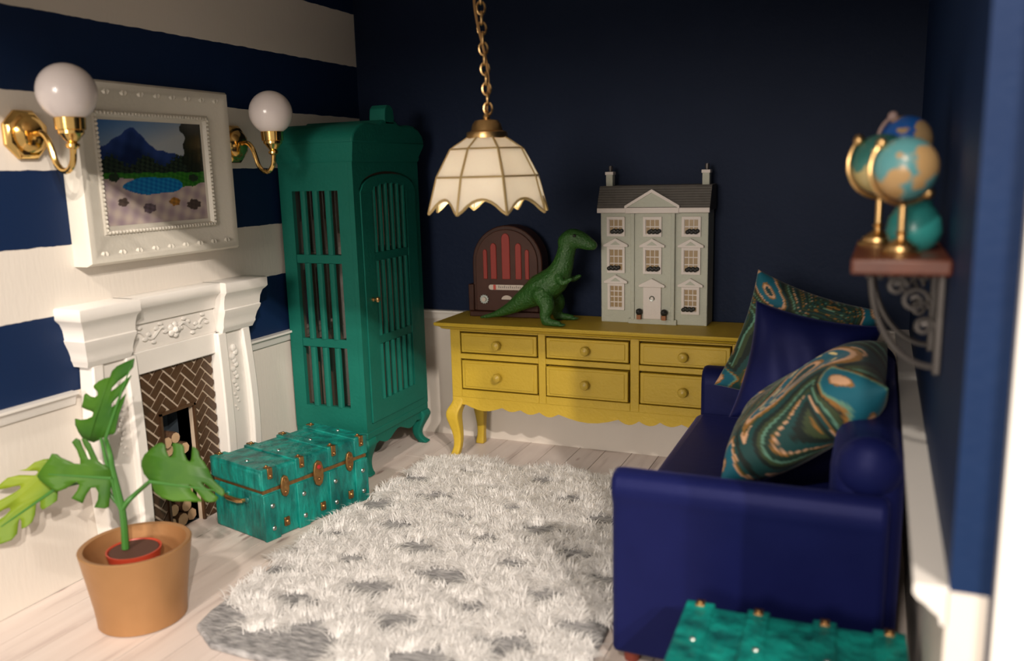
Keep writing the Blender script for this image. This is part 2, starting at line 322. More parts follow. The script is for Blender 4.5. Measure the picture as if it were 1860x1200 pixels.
# ------------------------------------------------------------------ picture frame
pf = thing('picture_frame', 'white beaded picture frame with blue mountain and water print above mantel', 'picture', (0, -1.835, 1.385))
def rect_ring(y0, y1, z0, z1, x): return [(x, y0, z0), (x, y1, z0), (x, y1, z1), (x, y0, z1)]
hy, H = .475, .795
prof = [(0, 0), (.075, .0), (.095, .012), (.098, .03), (.088, .05), (.074, .085), (.060, .118), (.056, .125), (.064, .13), (.064, .142), (.045, .150), (.040, .165), (.0, .165)]
mb = MB(); rs = [rect_ring(-hy + d, hy - d, d, H - d, x) for x, d in prof]; mb.rings(rs, False); mb.build('frame', frame_white, pf, sharp=40)
bd = MB(); d = .137
for side in range(4):
    Ln = (2 * hy - 2 * d) if side % 2 == 0 else (H - 2 * d); nn = int(Ln / .019)
    for k in range(nn):
        t = (k + .5) / nn * Ln
        p = [(-hy + d + t, d), (hy - d, d + t), (hy - d - t, H - d), (-hy + d, H - d - t)][side]
        bd.sphere((.066, p[0], p[1]), .0085, 6, 4)
bd.build('beading', frame_white, pf)
for zz, sg in ((.035, 1), (H - .035, -1)):
    for k in range(9):
        y = -hy + .09 + k * (2 * hy - .18) / 8; orn = MB()
        orn.rings([[(.088 + .009 * c * w, y + (q - .5) * .05 * w, zz + sg * .024 * t * 1.0) for q, c in ((0, 0), (.25, 1), (.5, .3), (.75, 1), (1, 0))] for t, w in ((0, .5), (.5, 1), (1, .6))])
        orn.build('leaf_ornament', frame_white, pf)
# plain generic landscape print (vertex colours: the print itself)
def printcol(u, v):
    def mixc(a, b, t): t = max(0, min(1, t)); return tuple(a[i] * (1 - t) + b[i] * t for i in range(3))
    n1 = math.sin(u * 37 + v * 11) * math.sin(v * 29 - u * 17); n2 = math.sin(u * 91 + v * 63) * math.sin(v * 83 - u * 41)
    c = mixc((165, 172, 178), (60, 105, 165), (v - .70) * 2.2 + (.35 - u) * .9)
    ridge = .74 + .20 * math.exp(-((u - .30) / .13) ** 2) + .05 * math.exp(-((u - .12) / .08) ** 2) - .18 * max(0, u - .40) + .012 * n1
    if v < ridge and u < .80: c = mixc((40, 62, 120), (16, 30, 66), (ridge - v) * 4 + .15 * n1)
    tl = .62 + .05 * math.sin(u * 19) + .03 * n2
    if v < tl: c = mixc((18, 30, 26), (44, 56, 42), .5 + .5 * n2)
    if u > .80 - .03 * n1 and v > .34: c = mixc((14, 20, 18), (36, 44, 30), .5 + .5 * n2)
    if v < .50 + .008 * n1: c = mixc((30, 92, 26), (58, 120, 36), .5 + .5 * n2)
    if v < .40 + .05 * math.sin(u * 5 + 1) + .01 * n1: c = mixc((200, 184, 174), (160, 142, 150), .5 + .5 * n1)
    if ((u - .46) / .30) ** 2 + ((v - .37) / .085) ** 2 < 1 + .12 * math.sin(u * 21): c = mixc((24, 130, 185), (12, 88, 155), .5 + .5 * n2)
    for a, b_, r, cc in ((.16, .22, .05, (92, 78, 72)), (.40, .15, .06, (120, 104, 118)), (.66, .20, .055, (190, 130, 50)), (.86, .16, .07, (84, 70, 66)), (.10, .46, .05, (26, 50, 30)), (.88, .44, .05, (26, 50, 30))):
        if ((u - a) / r) ** 2 + ((v - b_) / (r * .8)) ** 2 < 1 + .3 * n2: c = mixc(cc, (60, 52, 50), .25 + .25 * n2)
    return lin(c)
NU, NV = 140, 120; vs = []; cs = []
a0, a1, z0_, z1_ = -.312, .312, .164, H - .164
for j in range(NV + 1):
    for i in range(NU + 1): vs.append((.041, a0 + (a1 - a0) * i / NU, z0_ + (z1_ - z0_) * j / NV)); cs.append((*printcol(i / NU, j / NV), 1))
fs = [(j * (NU + 1) + i, j * (NU + 1) + i + 1, (j + 1) * (NU + 1) + i + 1, (j + 1) * (NU + 1) + i) for j in range(NV) for i in range(NU)]
attrm = mat('printed_paper', (1, 1, 1), .25, attr='Col')
mb = MB(); mb.add(vs, fs); po = mb.build('print', attrm, pf, fix=False)
ca = po.data.color_attributes.new('Col', 'FLOAT_COLOR', 'POINT'); ca.data.foreach_set('color', np.array(cs, dtype=np.float32).ravel())
MB().box(0.002, .036, -hy + .16, hy - .16, .16, H - .16).build('backing', frame_white, pf)
# ------------------------------------------------------------------ wall sconces
def sconce(loc, label):
    t = thing('wall_sconce', label, 'wall lamp', loc, 0, 'brass globe sconces either side of the picture')
    MB().lathe([(.001, 0), (.105, 0), (.105, .014), (.092, .03), (.085, .034), (.001, .034)], (0, 0, 0), 8, 'x', ph=PI / 8).build('wall_plate', brass, t, .003)
    MB().lathe([(.07, .03), (.072, .045), (.055, .06), (.03, .068), (.001, .07)], (0, 0, 0), 20, 'x').build('rosette', brass, t)
    pth = [(.06, 0, 0), (.10, 0, .004), (.13, 0, -.02), (.148, 0, -.065), (.165, 0, -.115), (.195, 0, -.145), (.23, 0, -.145), (.258, 0, -.115), (.268, 0, -.065), (.268, 0, -.02)]
    # smooth path
    P = [Vector(p) for p in pth]; sm = []
    for i in range(len(P) - 1):
        p0, p1, p2, p3 = P[max(0, i - 1)], P[i], P[i + 1], P[min(len(P) - 1, i + 2)]
        for k in range(4):
            u = k / 4; sm.append(.5 * ((2 * p1) + (p2 - p0) * u + (2 * p0 - 5 * p1 + 4 * p2 - p3) * u * u + (3 * p1 - p0 - 3 * p2 + p3) * u ** 3))
    sm.append(P[-1]); MB().tube(sm, .0125, 10).build('arm', brass, t)
    MB().lathe([(.014, -.06), (.026, -.05), (.026, -.04), (.018, -.034), (.030, -.02), (.042, -.005), (.048, .0), (.048, .012), (.055, .015), (.058, .06), (.056, .062), (.05, .03)], (.268, 0, -.005), 24, cap=True).build('lamp_cup', brass, t, sharp=30)
    MB().sphere((.268, 0, .152), .111, 32, 20).build('globe', opal, t)
    return t
sconce((.002, -2.475, 1.94), 'brass wall sconce with white globe beside potted monstera end of picture')
sconce((.002, -1.25, 1.925), 'brass wall sconce with white globe between picture and green cabinet')
# ------------------------------------------------------------------ green cabinet
cb = thing('display_cabinet', 'tall dark green barred display cabinet with curved top in the corner', 'cabinet', (.28, -.555, 0))
cx, cy = .25, .365   # half sizes
inner = mat('cabinet_interior', (.22, .13, .09), .7)
cglass = mat('cabinet_glass', (.9, .95, .95), .08)
_nt = cglass.node_tree; _t = nd(_nt, 'ShaderNodeBsdfTransparent'); _g = nd(_nt, 'ShaderNodeBsdfGlossy'); _g.inputs['Roughness'].default_value = .06; _x = nd(_nt, 'ShaderNodeMixShader'); _x.inputs[0].default_value = .10
_nt.links.new(_t.outputs[0], _x.inputs[1]); _nt.links.new(_g.outputs[0], _x.inputs[2]); _nt.links.new(_x.outputs[0], _nt.nodes['Material Output'].inputs[0])
# carcass: bottom, back, left side
box('bottom_board', teal, cb, -cx, cx, -cy, cy, .225, .27, .006)
box('back_board', inner, cb, -cx + .01, cx - .02, cy - .03, cy, .27, 1.83)
box('wall_side_board', inner, cb, -cx, -cx + .02, -cy + .03, cy - .03, .27, 1.83)
box('middle_shelf', inner, cb, -cx + .02, cx - .03, -cy + .03, cy - .03, .78, .80)
box('middle_shelf', inner, cb, -cx + .02, cx - .03, -cy + .03, cy - .03, 1.28, 1.30)
# side frame on the -Y face
sx0, sx1 = -.165, .145
ROWS = [(.41, .765), (.815, 1.255), (1.305, 1.665)]
sf = MB(); sf.box(-cx, sx0, -cy, -cy + .03, .27, 1.83); sf.box(sx1, cx - .0305, -cy, -cy + .03, .27, 1.83)
sf.box(sx0, sx1, -cy, -cy + .03, .27, ROWS[0][0]); sf.box(sx0, sx1, -cy, -cy + .03, ROWS[2][1], 1.83)
sfo = sf.build('side_frame', teal, cb)
for (a, b) in ((ROWS[0][1], ROWS[1][0]), (ROWS[1][1], ROWS[2][0])): MB().box(sx0, sx1, -cy + .002, -cy + .022, a, b).build('cross_rail', teal, sfo, .003)
for (a, b) in ROWS:
    for k in range(3):
        x = sx0 + (k + .85) * (sx1 - sx0) / 3.7
        MB().lathe([(.020, a), (.020, b)], (x, -cy + .012, 0), 10).build('bar', teal, sfo)
MB().box(sx0 - .01, sx1 + .01, -cy + .026, -cy + .028, ROWS[0][0] - .01, ROWS[2][1] + .01).build('glass', cglass, sfo)
# door on the +X face
ff = MB(); ff.box(cx - .03, cx, -cy, -cy + .055, .27, 1.83); ff.box(cx - .03, cx, cy - .055, cy, .27, 1.83); ff.box(cx - .03, cx, -cy + .055, cy - .055, .27, .31)
ffo = ff.build('front_frame', teal, cb)
arch = [(-cy + .055, 1.83), (-cy + .055, 1.66)] + [(y, 1.66 + .105 * math.sqrt(max(0, 1 - (abs(y) / (cy - .055)) ** 2.2))) for y in np.linspace(-cy + .056, cy - .056, 20)] + [(cy - .055, 1.66), (cy - .055, 1.83)]
MB().prism(arch, 'x', cx - .03, cx).build('arched_header', teal, ffo)
dy0, dy1 = -.195, .195
dr = MB(); dx0, dx1 = cx - .022, cx + .008
dtop = lambda y: 1.645 + .105 * math.sqrt(max(0, 1 - (abs(y) / (cy - .06)) ** 2.2))
dr.box(dx0, dx1, -cy + .06, dy0, .315, 1.645); dr.box(dx0, dx1, dy1, cy - .06, .315, 1.645); dr.box(dx0, dx1, dy0, dy1, .315, .43)
tp = [(-cy + .06, 1.6455)] + [(y, dtop(y)) for y in np.linspace(-cy + .061, cy - .061, 20)] + [(cy - .06, 1.6455)]
ins = [(dy1, 1.6455)] + [(y, 1.65 + .045 * math.sqrt(max(0, 1 - (y / dy1) ** 2))) for y in np.linspace(dy1 - .001, dy0 + .001, 14)] + [(dy0, 1.6455)]
dr.prism(tp + ins, 'x', dx0, dx1)
door = dr.build('door', teal, cb)
DR = [(.43, .765), (.815, 1.255), (1.305, 1.66)]
for a, b in ((.765, .815), (1.255, 1.305)): MB().box(dx0 + .006, dx1 - .003, dy0, dy1, a, b).build('cross_rail', teal, door, .003)
for ri, (a, b) in enumerate(DR):
    for k in range(6):
        if k == 2 or k == 3: pass
        y = dy0 + (k + .5) * (dy1 - dy0) / 6
        top = b + (.04 * math.sqrt(max(0, 1 - (y / dy1) ** 2)) if ri == 2 else 0)
        MB().lathe([(.0155, a), (.0155, top)], (cx - .004, y, 0), 8).build('bar', teal, door)
MB().box(cx - .02, cx - .018, dy0 - .01, dy1 + .01, .42, 1.69).build('glass', cglass, door)
MB().lathe([(.012, 0), (.012, .008), (.007, .012), (.007, .022), (.016, .03), (.017, .038), (.011, .045), (.001, .047)], (dx1, -.245, 1.04), 16, 'x').build('door_knob', gold, door)
# cornice and bonnet top
MB().loft([(1.82, -cx, cx + .005, -cy - .005, cy), (1.835, -cx, cx + .012, -cy - .012, cy), (1.85, -cx - .0, cx + .012, -cy - .012, cy), (1.90, -cx, cx + .03, -cy - .03, cy + .02), (1.925, -cx, cx + .034, -cy - .034, cy + .03)]).build('cornice', teal, cb, sharp=30)
half = [(-.399, 1.92), (-.399, 1.945), (-.385, 1.975), (-.34, 2.01), (-.28, 2.03), (-.22, 2.036), (-.15, 2.03), (-.10, 2.035), (-.07, 2.055)]
poly = half + [(-y, z) for y, z in half[::-1]]
MB().prism(poly, 'x', -cx, cx + .034).build('bonnet_top', teal, cb, .012, 3)
MB().prism([(-.05, 2.03), (-.055, 2.07), (-.045, 2.12), (-.02, 2.14), (.02, 2.14), (.045, 2.12), (.055, 2.07), (.05, 2.03)], 'x', cx - .07, cx + .034).build('finial', teal, cb, .006)
# aprons and legs
ap = [(-cy + .02, .228), (cy - .02, .228), (cy - .02, .17), (cy - .10, .175)] + [(y, .178 + .022 * math.cos(y * 22)) for y in np.linspace(cy - .14, -cy + .14, 16)] + [(-cy + .10, .175), (-cy + .02, .17)]
MB().prism(ap, 'x', cx - .03, cx - .008).build('front_apron', teal, cb)
box('side_apron', teal, cb, -cx + .02, cx - .02, -cy + .012, -cy + .03, .15, .228)
def cab_leg(parent, m, x, y, sx, sy, h, r, name='leg'):
    prof = [(1.0, 0, 1.15), (.85, .18, 1.2), (.68, .12, .95), (.5, -.12, .75), (.3, -.2, .62), (.14, -.02, .6), (.06, .25, .75), (0, .3, .8)]
    rs = []
    for t, off, s in prof:
        ox, oy = x + sx * off * r * 1.6, y + sy * off * r * 1.6; a = r * s
        rs.append([(ox - a, oy - a, t * h), (ox + a, oy - a, t * h), (ox + a, oy + a, t * h), (ox - a, oy + a, t * h)])
    return MB().rings(rs).build(name, m, parent, .01, 2, 50, subsurf=1)
for sx_ in (-1, 1):
    for sy_ in (-1, 1): cab_leg(cb, teal, sx_ * (cx - .045) if sx_ > 0 else -cx + .05, sy_ * (cy - .045), max(0, sx_), sy_, .23, .042)
# ------------------------------------------------------------------ mustard sideboard
sb = thing('sideboard', 'long mustard yellow sideboard with six drawers and scalloped apron', 'sideboard', (1.72, -.26, 0))
hx, yf, yb = .87, -.19, .20
HT = .866
MB().loft([(HT - .045, -hx - .02, hx + .02, yf - .02, yb), (HT - .038, -hx - .04, hx + .04, yf - .035, yb), (HT - .03, -hx - .045, hx + .045, yf - .04, yb), (HT - .026, -hx - .05, hx + .05, yf - .045, yb), (HT - .02, -hx - .072, hx + .072, yf - .06, yb), (HT - .008, -hx - .078, hx + .078, yf - .065, yb), (HT, -hx - .074, hx + .074, yf - .06, yb)]).build('top', mustard, sb, sharp=30)
cols = [(-.805, -.30), (-.255, .25), (.30, .805)]; rws = [(.672, .808), (.448, .64)]
carc = MB(); carc.box(-hx + .013, hx - .013, yf + .043, yb - .002, .405, HT - .046); carc_o = carc.build('carcass', dark_line, sb)
for x in (-hx, hx - .012): MB().box(x, x + .012, yf + .0425, yb, .40, HT - .045).build('side_panel', mustard, sb)
for a, b in ((-hx, cols[0][0]), (cols[0][1], cols[1][0]), (cols[1][1], cols[2][0]), (cols[2][1], hx)): box('stile', mustard, sb, a, b, yf, yf + .042, .40, HT - .044, .003)
for (c0, c1) in cols:
    for a, b in ((.40, .448), (.64, .672), (.808, HT - .044)): box('rail', mustard, sb, c0, c1, yf, yf + .042, a, b, .003)
pull = {(1, 1): -.016, (2, 0): -.012, (2, 1): -.01, (1, 0): -.006, (0, 0): -.003, (0, 1): -.004}
for ci, (c0, c1) in enumerate(cols):
    for ri, (z0, z1) in enumerate(rws):
        dyy = pull[(ci, ri)]; g_ = .009
        d = MB().box(c0 + g_, c1 - g_, yf + dyy, yf + .04, z0 + g_, z1 - g_).build('drawer', mustard, sb, .004, 2)
        i_ = .028
        MB().box(c0 + i_, c1 - i_, yf + dyy - .004, yf + dyy + .003, z0 + i_ * .8, z1 - i_ * .8).build('raised_panel', mustard, d, .0035, 2)
        MB().lathe([(.011, .0), (.011, -.012), (.024, -.022), (.028, -.034), (.024, -.046), (.012, -.053), (.001, -.055)], ((c0 + c1) / 2, yf + dyy - .003, (z0 + z1) / 2), 16, 'y').build('knob', mustard_knob, d)
def scal(x):
    u = x + hx
    base = .352
    return base
apr = [(-hx, .402), (hx, .402), (hx, .34)]
def lobe(x0, x1, zb, depth, n=6): return [(x0 + (x1 - x0) * k / n, zb - depth * math.sin(PI * k / n)) for k in range(n)]
xs_ = []
segs = [(-hx + .01, -hx + .09, .352, 0.0), (-hx + .09, -hx + .33, .352, .03), (-hx + .33, -hx + .45, .352, .02), (-hx + .45, -hx + .57, .348, .022), (-hx + .57, -hx + .69, .346, .025), (-hx + .69, -hx + 1.05, .344, .035)]
full = []
for x0, x1, zb, dp in segs: full += lobe(x0, x1, zb, dp)
for x0, x1, zb, dp in [(-b, -a, zb, dp) for a, b, zb, dp in segs[:-1][::-1]]: full += lobe(x0, x1, zb, dp)
full = [p for p in full if p[0] < hx]
MB().prism(full + [(hx, .35), (hx, .41), (-hx, .41), (-hx, .35)], 'y', yf + .002, yf + .022).build('scalloped_apron', mustard, sb)
def side_leg(x, y, sx, sy):
    prof = [(.40, 0, .036), (.36, .0, .038), (.32, .028, .042), (.28, .04, .042), (.22, .028, .034), (.14, .014, .026), (.07, .018, .023), (.03, .034, .027), (0, .045, .03)]
    rs = [[(x + sx * o - a, y + sy * o * .6 - a, z), (x + sx * o + a, y + sy * o * .6 - a, z), (x + sx * o + a, y + sy * o * .6 + a, z), (x + sx * o - a, y + sy * o * .6 + a, z)] for z, o, a in prof]
    MB().rings(rs).build('leg', mustard, sb, .008, 2, 50, subsurf=1)
for sx_ in (-1, 1):
    side_leg(sx_ * (hx - .034), yf + .037, sx_, -1); side_leg(sx_ * (hx - .034), yb - .05, sx_ * .3, .0)
# ------------------------------------------------------------------ little house on the sideboard
hs = thing('model_house', 'grey green three storey model house on the yellow sideboard', 'model house', (2.04, -.135, HT))
hw, hd, hh = .307, .085, .645
sage = mat('sage_render', (.43, .44, .37), .7, col2=(.46, .47, .395), scale=12, bump=.2, bscale=50)
slate = mat('slate_roof', (.085, .078, .07), .75, col2=(.11, .10, .09), scale=30)
chalk = mat('chalk_white', (.66, .60, .56), .6, bump=.1, bscale=60)
amber = mat('amber_pane', (.30, .20, .09), .3)
blackm = mat('black_paint', (.012, .012, .010), .5)
terra = mat('terracotta', (.30, .12, .05), .7)
greyhouse = sage
MB().box(-hw, hw, -hd, hd, 0, hh).build('walls', sage, hs, .004)
MB().box(-.125, .125, -hd - .012, -hd + .01, .02, hh).build('centre_bay', sage, hs, .003)
for x in (-.125, .105): MB().box(x, x + .022, -hd - .022, -hd - .006, .02, hh).build('pilaster', sage, hs, .003)
MB().box(-.14, .14, -hd - .02, -hd + .01, 0, .03).build('step', sage, hs, .003)
rf = MB().prism([(-hd - .03, hh), (-hd - .03, hh + .012), (-hd + .03, hh + .135), (hd - .01, hh + .14), (hd, hh)], 'x', -hw - .012, hw + .012).build('roof', slate, hs)
for k in range(9):
    t0, t1 = k / 9, (k + 1) / 9 + .012
    ya, za, yb_, zb = -hd - .03 + .06 * t0, hh + .012 + .123 * t0, -hd - .03 + .06 * t1, hh + .012 + .123 * t1
    MB().prism([(ya - .004, za + .004), (ya - .004, za - .002), (yb_, zb - .004), (yb_, zb + .0015)], 'x', -hw - .012, hw + .012).build('slate_course', slate, rf)
MB().box(-hw - .012, hw + .012, -hd - .038, -hd - .0, hh - .012, hh + .016).build('cornice', chalk, hs, .004)
pdm = MB().prism([(-.148, hh + .02), (.148, hh + .02), (0, hh + .105)], 'y', -hd - .035, -hd + .03).build('pediment', sage, hs)
MB().prism([(-.155, hh + .028), (-.155, hh + .012), (0, hh + .10), (.155, hh + .012), (.155, hh + .028), (0, hh + .118)], 'y', -hd - .044, -hd - .02).build('pediment_trim', chalk, pdm)
MB().box(-.152, .152, -hd - .044, -hd - .005, hh - .014, hh + .018).build('pediment_base', chalk, pdm, .003)
for x in (-hw + .012, hw - .05):
    ch = MB().box(x, x + .04, -.02, .03, hh + .08, hh + .215).build('chimney', sage, hs, .003)
    MB().box(x - .004, x + .044, -.024, .034, hh + .20, hh + .218).build('chimney_cap', chalk, ch, .002)
    MB().lathe([(.010, 0), (.013, .02), (.011, .035)], (x + .022, .005, hh + .216), 10).build('chimney_pot', greyiron, ch)
def hwin(x, z, w_, h_, rows_, hood, planter, yw):
    f = MB(); y0, y1 = yw - .012, yw + .004
    b_ = .014
    f.box(x - w_ / 2, x - w_ / 2 + b_, y0, y1, z, z + h_); f.box(x + w_ / 2 - b_, x + w_ / 2, y0, y1, z, z + h_); f.box(x - w_ / 2 + b_, x + w_ / 2 - b_, y0, y1, z, z + b_); f.box(x - w_ / 2 + b_, x + w_ / 2 - b_, y0, y1, z + h_ - b_, z + h_)
    fo = f.build('window', chalk, hs, fix=False)
    iw, ih = w_ - 2 * b_, h_ - 2 * b_
    for r in range(rows_):
        for c in range(3):
            cx_ = x - iw / 2 + (c + .5) * iw / 3; cz_ = z + b_ + (r + .5) * ih / rows_
            MB().box(cx_ - iw / 6 + .0025, cx_ + iw / 6 - .0025, yw - .006, yw + .002, cz_ - ih / rows_ / 2 + .003, cz_ + ih / rows_ / 2 - .003).build('pane', amber, fo)
    MB().box(x - iw / 2, x + iw / 2, yw - .004, yw + .003, z + b_, z + h_ - b_).build('glazing_bars', chalk, fo)
    if hood:
        p = [(x - w_ / 2 - .02, z + h_), (x + w_ / 2 + .02, z + h_), (x + w_ / 2 + .02, z + h_ + .012), (x, z + h_ + .05), (x - w_ / 2 - .02, z + h_ + .012)]
        MB().prism(p, 'y', yw - .022, yw + .002).build('window_hood', chalk, fo, .002)
        MB().prism([(x - .03, z + h_ + .012), (x + .03, z + h_ + .012), (x, z + h_ + .034)], 'y', yw - .024, yw - .02).build('hood_inset', sage, fo)
    if planter:
        g = MB()
        for k in range(6): g.sphere((x + planter + (k - 2.5) * .011, yw - .016, z + b_ + .012 + .006 * (k % 2)), .0125, 7, 5)
        g.build('window_box_plant', blackm, fo)
    return fo
for x, yw in ((-.215, -hd), (0, -hd - .012), (.215, -hd)):
    hwin(x, .50, .105, .11, 2, False, .008 if x else .012, yw)
    hwin(x, .29, .105, .15, 3, True, -.012 if x < 0 else .008, yw)
    if x: hwin(x, .075 if x < 0 else .065, .10, .155, 4, True, 0 if x < 0 else -.01, yw)
dy = -hd - .012
dd = MB().box(-.052, .052, dy - .012, dy + .002, .03, .215).build('front_door', chalk, hs, .003)
MB().prism([(-.075, .215), (.075, .215), (.075, .227), (0, .265), (-.075, .227)], 'y', dy - .024, dy + .002).build('door_hood', chalk, dd, .002)
MB().tube([(0 + .013 * math.cos(a), dy - .014, .15 + .013 * math.sin(a)) for a in np.linspace(0, 2 * PI, 12, endpoint=False)], .003, 5, True).build('knocker', steel, dd)
for x in (-.072, .072):
    tb = MB().box(x - .012, x + .012, dy - .034, dy - .01, .03, .056).build('planter', terra, hs)
    MB().sphere((x, dy - .022, .072), .02, 8, 6).build('topiary', blackm, tb)
# ------------------------------------------------------------------ radio
rd = thing('radio', 'arched brown wooden radio with red grille slots on yellow sideboard', 'radio', (1.13, -.155, HT), rz=.06)
rwood = mat('radio_wood', (.036, .013, .008), .45, col2=(.055, .020, .012), scale=16, spec=.25)
rwood2 = mat('radio_front', (.052, .020, .013), .5, col2=(.068, .026, .017), scale=20, spec=.25)
redcloth = mat('red_grille', (.26, .022, .014), .6)
cream_m = mat('cream_dial', (.55, .47, .40), .4)
def archp(hw_, h0, n=20): return [(-hw_, .0)] + [(-hw_ * math.cos(a), h0 + hw_ * 1.0 * math.sin(a)) for a in np.linspace(0, PI, n)] + [(hw_, 0)]
MB().box(-.245, .245, -.085, .085, 0, .035).build('base', rwood, rd, .006)
bd_ = archp(.225, .30)
MB().prism([(x, z + .035) for x, z in bd_], 'y', -.06, .075).build('body', rwood, rd, .006)
fpn = archp(.20, .30)
fo = MB().prism([(x, z + .037) for x, z in fpn], 'y', -.072, -.058).build('front_panel', rwood2, rd, .004)
for x in (-.235, .235): MB().box(x - .018, x + .018, -.075, .0, .035, .20).build('side_post', rwood, rd, .005)
for x, z0, z1, w_ in ((-.135, .235, .40, .013), (-.08, .235, .43, .019), (0, .235, .48, .026), (.08, .235, .43, .019), (.135, .235, .40, .013)):
    p = [(x - w_, z0), (x + w_, z0)] + [(x + w_ * math.cos(a), z1 + w_ * 1.3 * math.sin(a)) for a in np.linspace(0, PI, 8)]
    s_ = MB().prism(p, 'y', -.079, -.06).build('grille_slot', redcloth, rd, .003)
p = [(.10 * math.copysign(1, math.cos(a)) + .016 * math.cos(a), .185 + .016 * math.sin(a)) for a in np.linspace(0, 2 * PI, 20, endpoint=False)]
dl = MB().prism(p, 'y', -.078, -.065).build('tuning_dial', cream_m, rd)
MB().box(-.085, -.068, -.0795, -.077, .17, .20).build('pointer', mat('red_pointer', (.5, .05, .03), .4), dl)
for k in range(12): MB().box(-.05 + k * .0125, -.047 + k * .0125, -.0792, -.0775, .18, .19 if k % 3 else .196).build('tick_mark', blackm, dl)
for x in (-.145, .145):
    kb = MB().prism([(x + (.030 if k % 2 else .024) * math.cos(k * PI / 12), .11 + (.030 if k % 2 else .024) * math.sin(k * PI / 12)) for k in range(24)], 'y', -.085, -.068).build('knob', steel, rd)
    MB().lathe([(.016, 0), (.014, -.012), (.001, -.013)], (x, -.084, .11), 14, 'y').build('knob_centre', cream_m, kb)
p = [(.035 * math.cos(a), .11 + .026 * math.sin(a)) for a in np.linspace(0, PI, 10)]
MB().prism(p, 'y', -.076, -.066).build('waveband_window', cream_m, rd)
# ------------------------------------------------------------------ plain green toy dinosaur (generic)
dn = thing('toy_dinosaur', 'green plastic toy dinosaur standing between radio and model house', 'toy dinosaur', (1.46, -.345, HT))
dgreen = mat('green_plastic', (.019, .078, .011), .45, col2=(.026, .10, .015), scale=12, bump=.5, bscale=70)
db = MB()
def limb(pts):
    P = [Vector(p) for p, r in pts]; R_ = [r for p, r in pts]; sm = []; rr = []
    for i in range(len(P) - 1):
        p0, p1, p2, p3 = P[max(0, i - 1)], P[i], P[i + 1], P[min(len(P) - 1, i + 2)]
        for k in range(4):
            u = k / 4; sm.append(.5 * ((2 * p1) + (p2 - p0) * u + (2 * p0 - 5 * p1 + 4 * p2 - p3) * u * u + (3 * p1 - p0 - 3 * p2 + p3) * u ** 3)); rr.append(R_[i] + (R_[i + 1] - R_[i]) * u)
    sm.append(P[-1]); rr.append(R_[-1]); db.tube(sm, rr, 14); db.sphere(tuple(P[0]), R_[0] * .98, 14, 10); db.sphere(tuple(P[-1]), R_[-1] * .98, 12, 8)
limb([((-.45, 0, .014), .008), ((-.36, 0, .035), .018), ((-.26, 0, .075), .036), ((-.16, 0, .135), .062), ((-.06, 0, .195), .092), ((.03, 0, .255), .085), ((.075, 0, .325), .066), ((.10, 0, .40), .054), ((.115, 0, .46), .052)])
limb([((.105, 0, .475), .052), ((.145, 0, .497), .057), ((.195, 0, .485), .050), ((.235, 0, .468), .040), ((.262, 0, .458), .030)])
for sg in (-1, 1):
    limb([((-.03, sg * .055, .175), .062), ((.015, sg * .09, .115), .046), ((.005, sg * .10, .06), .032), ((.012, sg * .10, .028), .028)])
    limb([((.005, sg * .10, .024), .023), ((.05, sg * .107, .022), .022), ((.095, sg * .114, .018), .017)])
    limb([((.08, sg * .06, .275), .028), ((.11, sg * .085, .25), .018), ((.145, sg * .08, .265), .014), ((.16, sg * .075, .272), .011)])
bo = db.build('body', dgreen, dn, fix=False)
md = bo.modifiers.new('fuse', 'REMESH'); md.mode = 'VOXEL'; md.voxel_size = .0065; md.use_smooth_shade = True
md = bo.modifiers.new('relax', 'SMOOTH'); md.factor = .6; md.iterations = 5
for sg in (-1, 1): MB().sphere((.172, sg * .050, .515), .010, 10, 8).build('eye', blackm, dn)
for sg in (-1, 1):
    for k in (-1, 0, 1): MB().lathe([(.009, 0), (.006, .02), (.001, .032)], (.100, sg * .114 + k * .014, .013), 6, 'x').build('claw', dgreen, dn)
# ------------------------------------------------------------------ pendant lamp
LX, LY = 1.618, -1.5
pl = thing('pendant_lamp', 'cream panelled scalloped pendant lamp hanging on a gold chain', 'pendant lamp', (LX, LY, 1.55))
def shade_mat():
    m = bpy.data.materials.new('cream_shade'); m.use_nodes = True; nt = m.node_tree; nt.nodes.clear()
    o = nd(nt, 'ShaderNodeOutputMaterial'); d = nd(nt, 'ShaderNodeBsdfPrincipled'); t = nd(nt, 'ShaderNodeBsdfTranslucent'); x = nd(nt, 'ShaderNodeMixShader')
    d.inputs['Base Color'].default_value = (.80, .74, .66, 1); d.inputs['Roughness'].default_value = .3; t.inputs[0].default_value = (.88, .83, .74, 1); x.inputs[0].default_value = .4
    nt.links.new(d.outputs[0], x.inputs[1]); nt.links.new(t.outputs[0], x.inputs[2]); nt.links.new(x.outputs[0], o.inputs[0]); return m
shm = shade_mat(); ribm = mat('pale_gold_came', (.62, .45, .20), .4, .35)
TI = [(.08, .345), (.165, .292), (.230, .175), (.272, .022)]
a00 = math.atan2(CP.y - LY, CP.x - LX) + math.radians(15.5)
def cpt(k, r, z): a = a00 + k * PI / 4; return Vector((r * math.cos(a), r * math.sin(a), z))
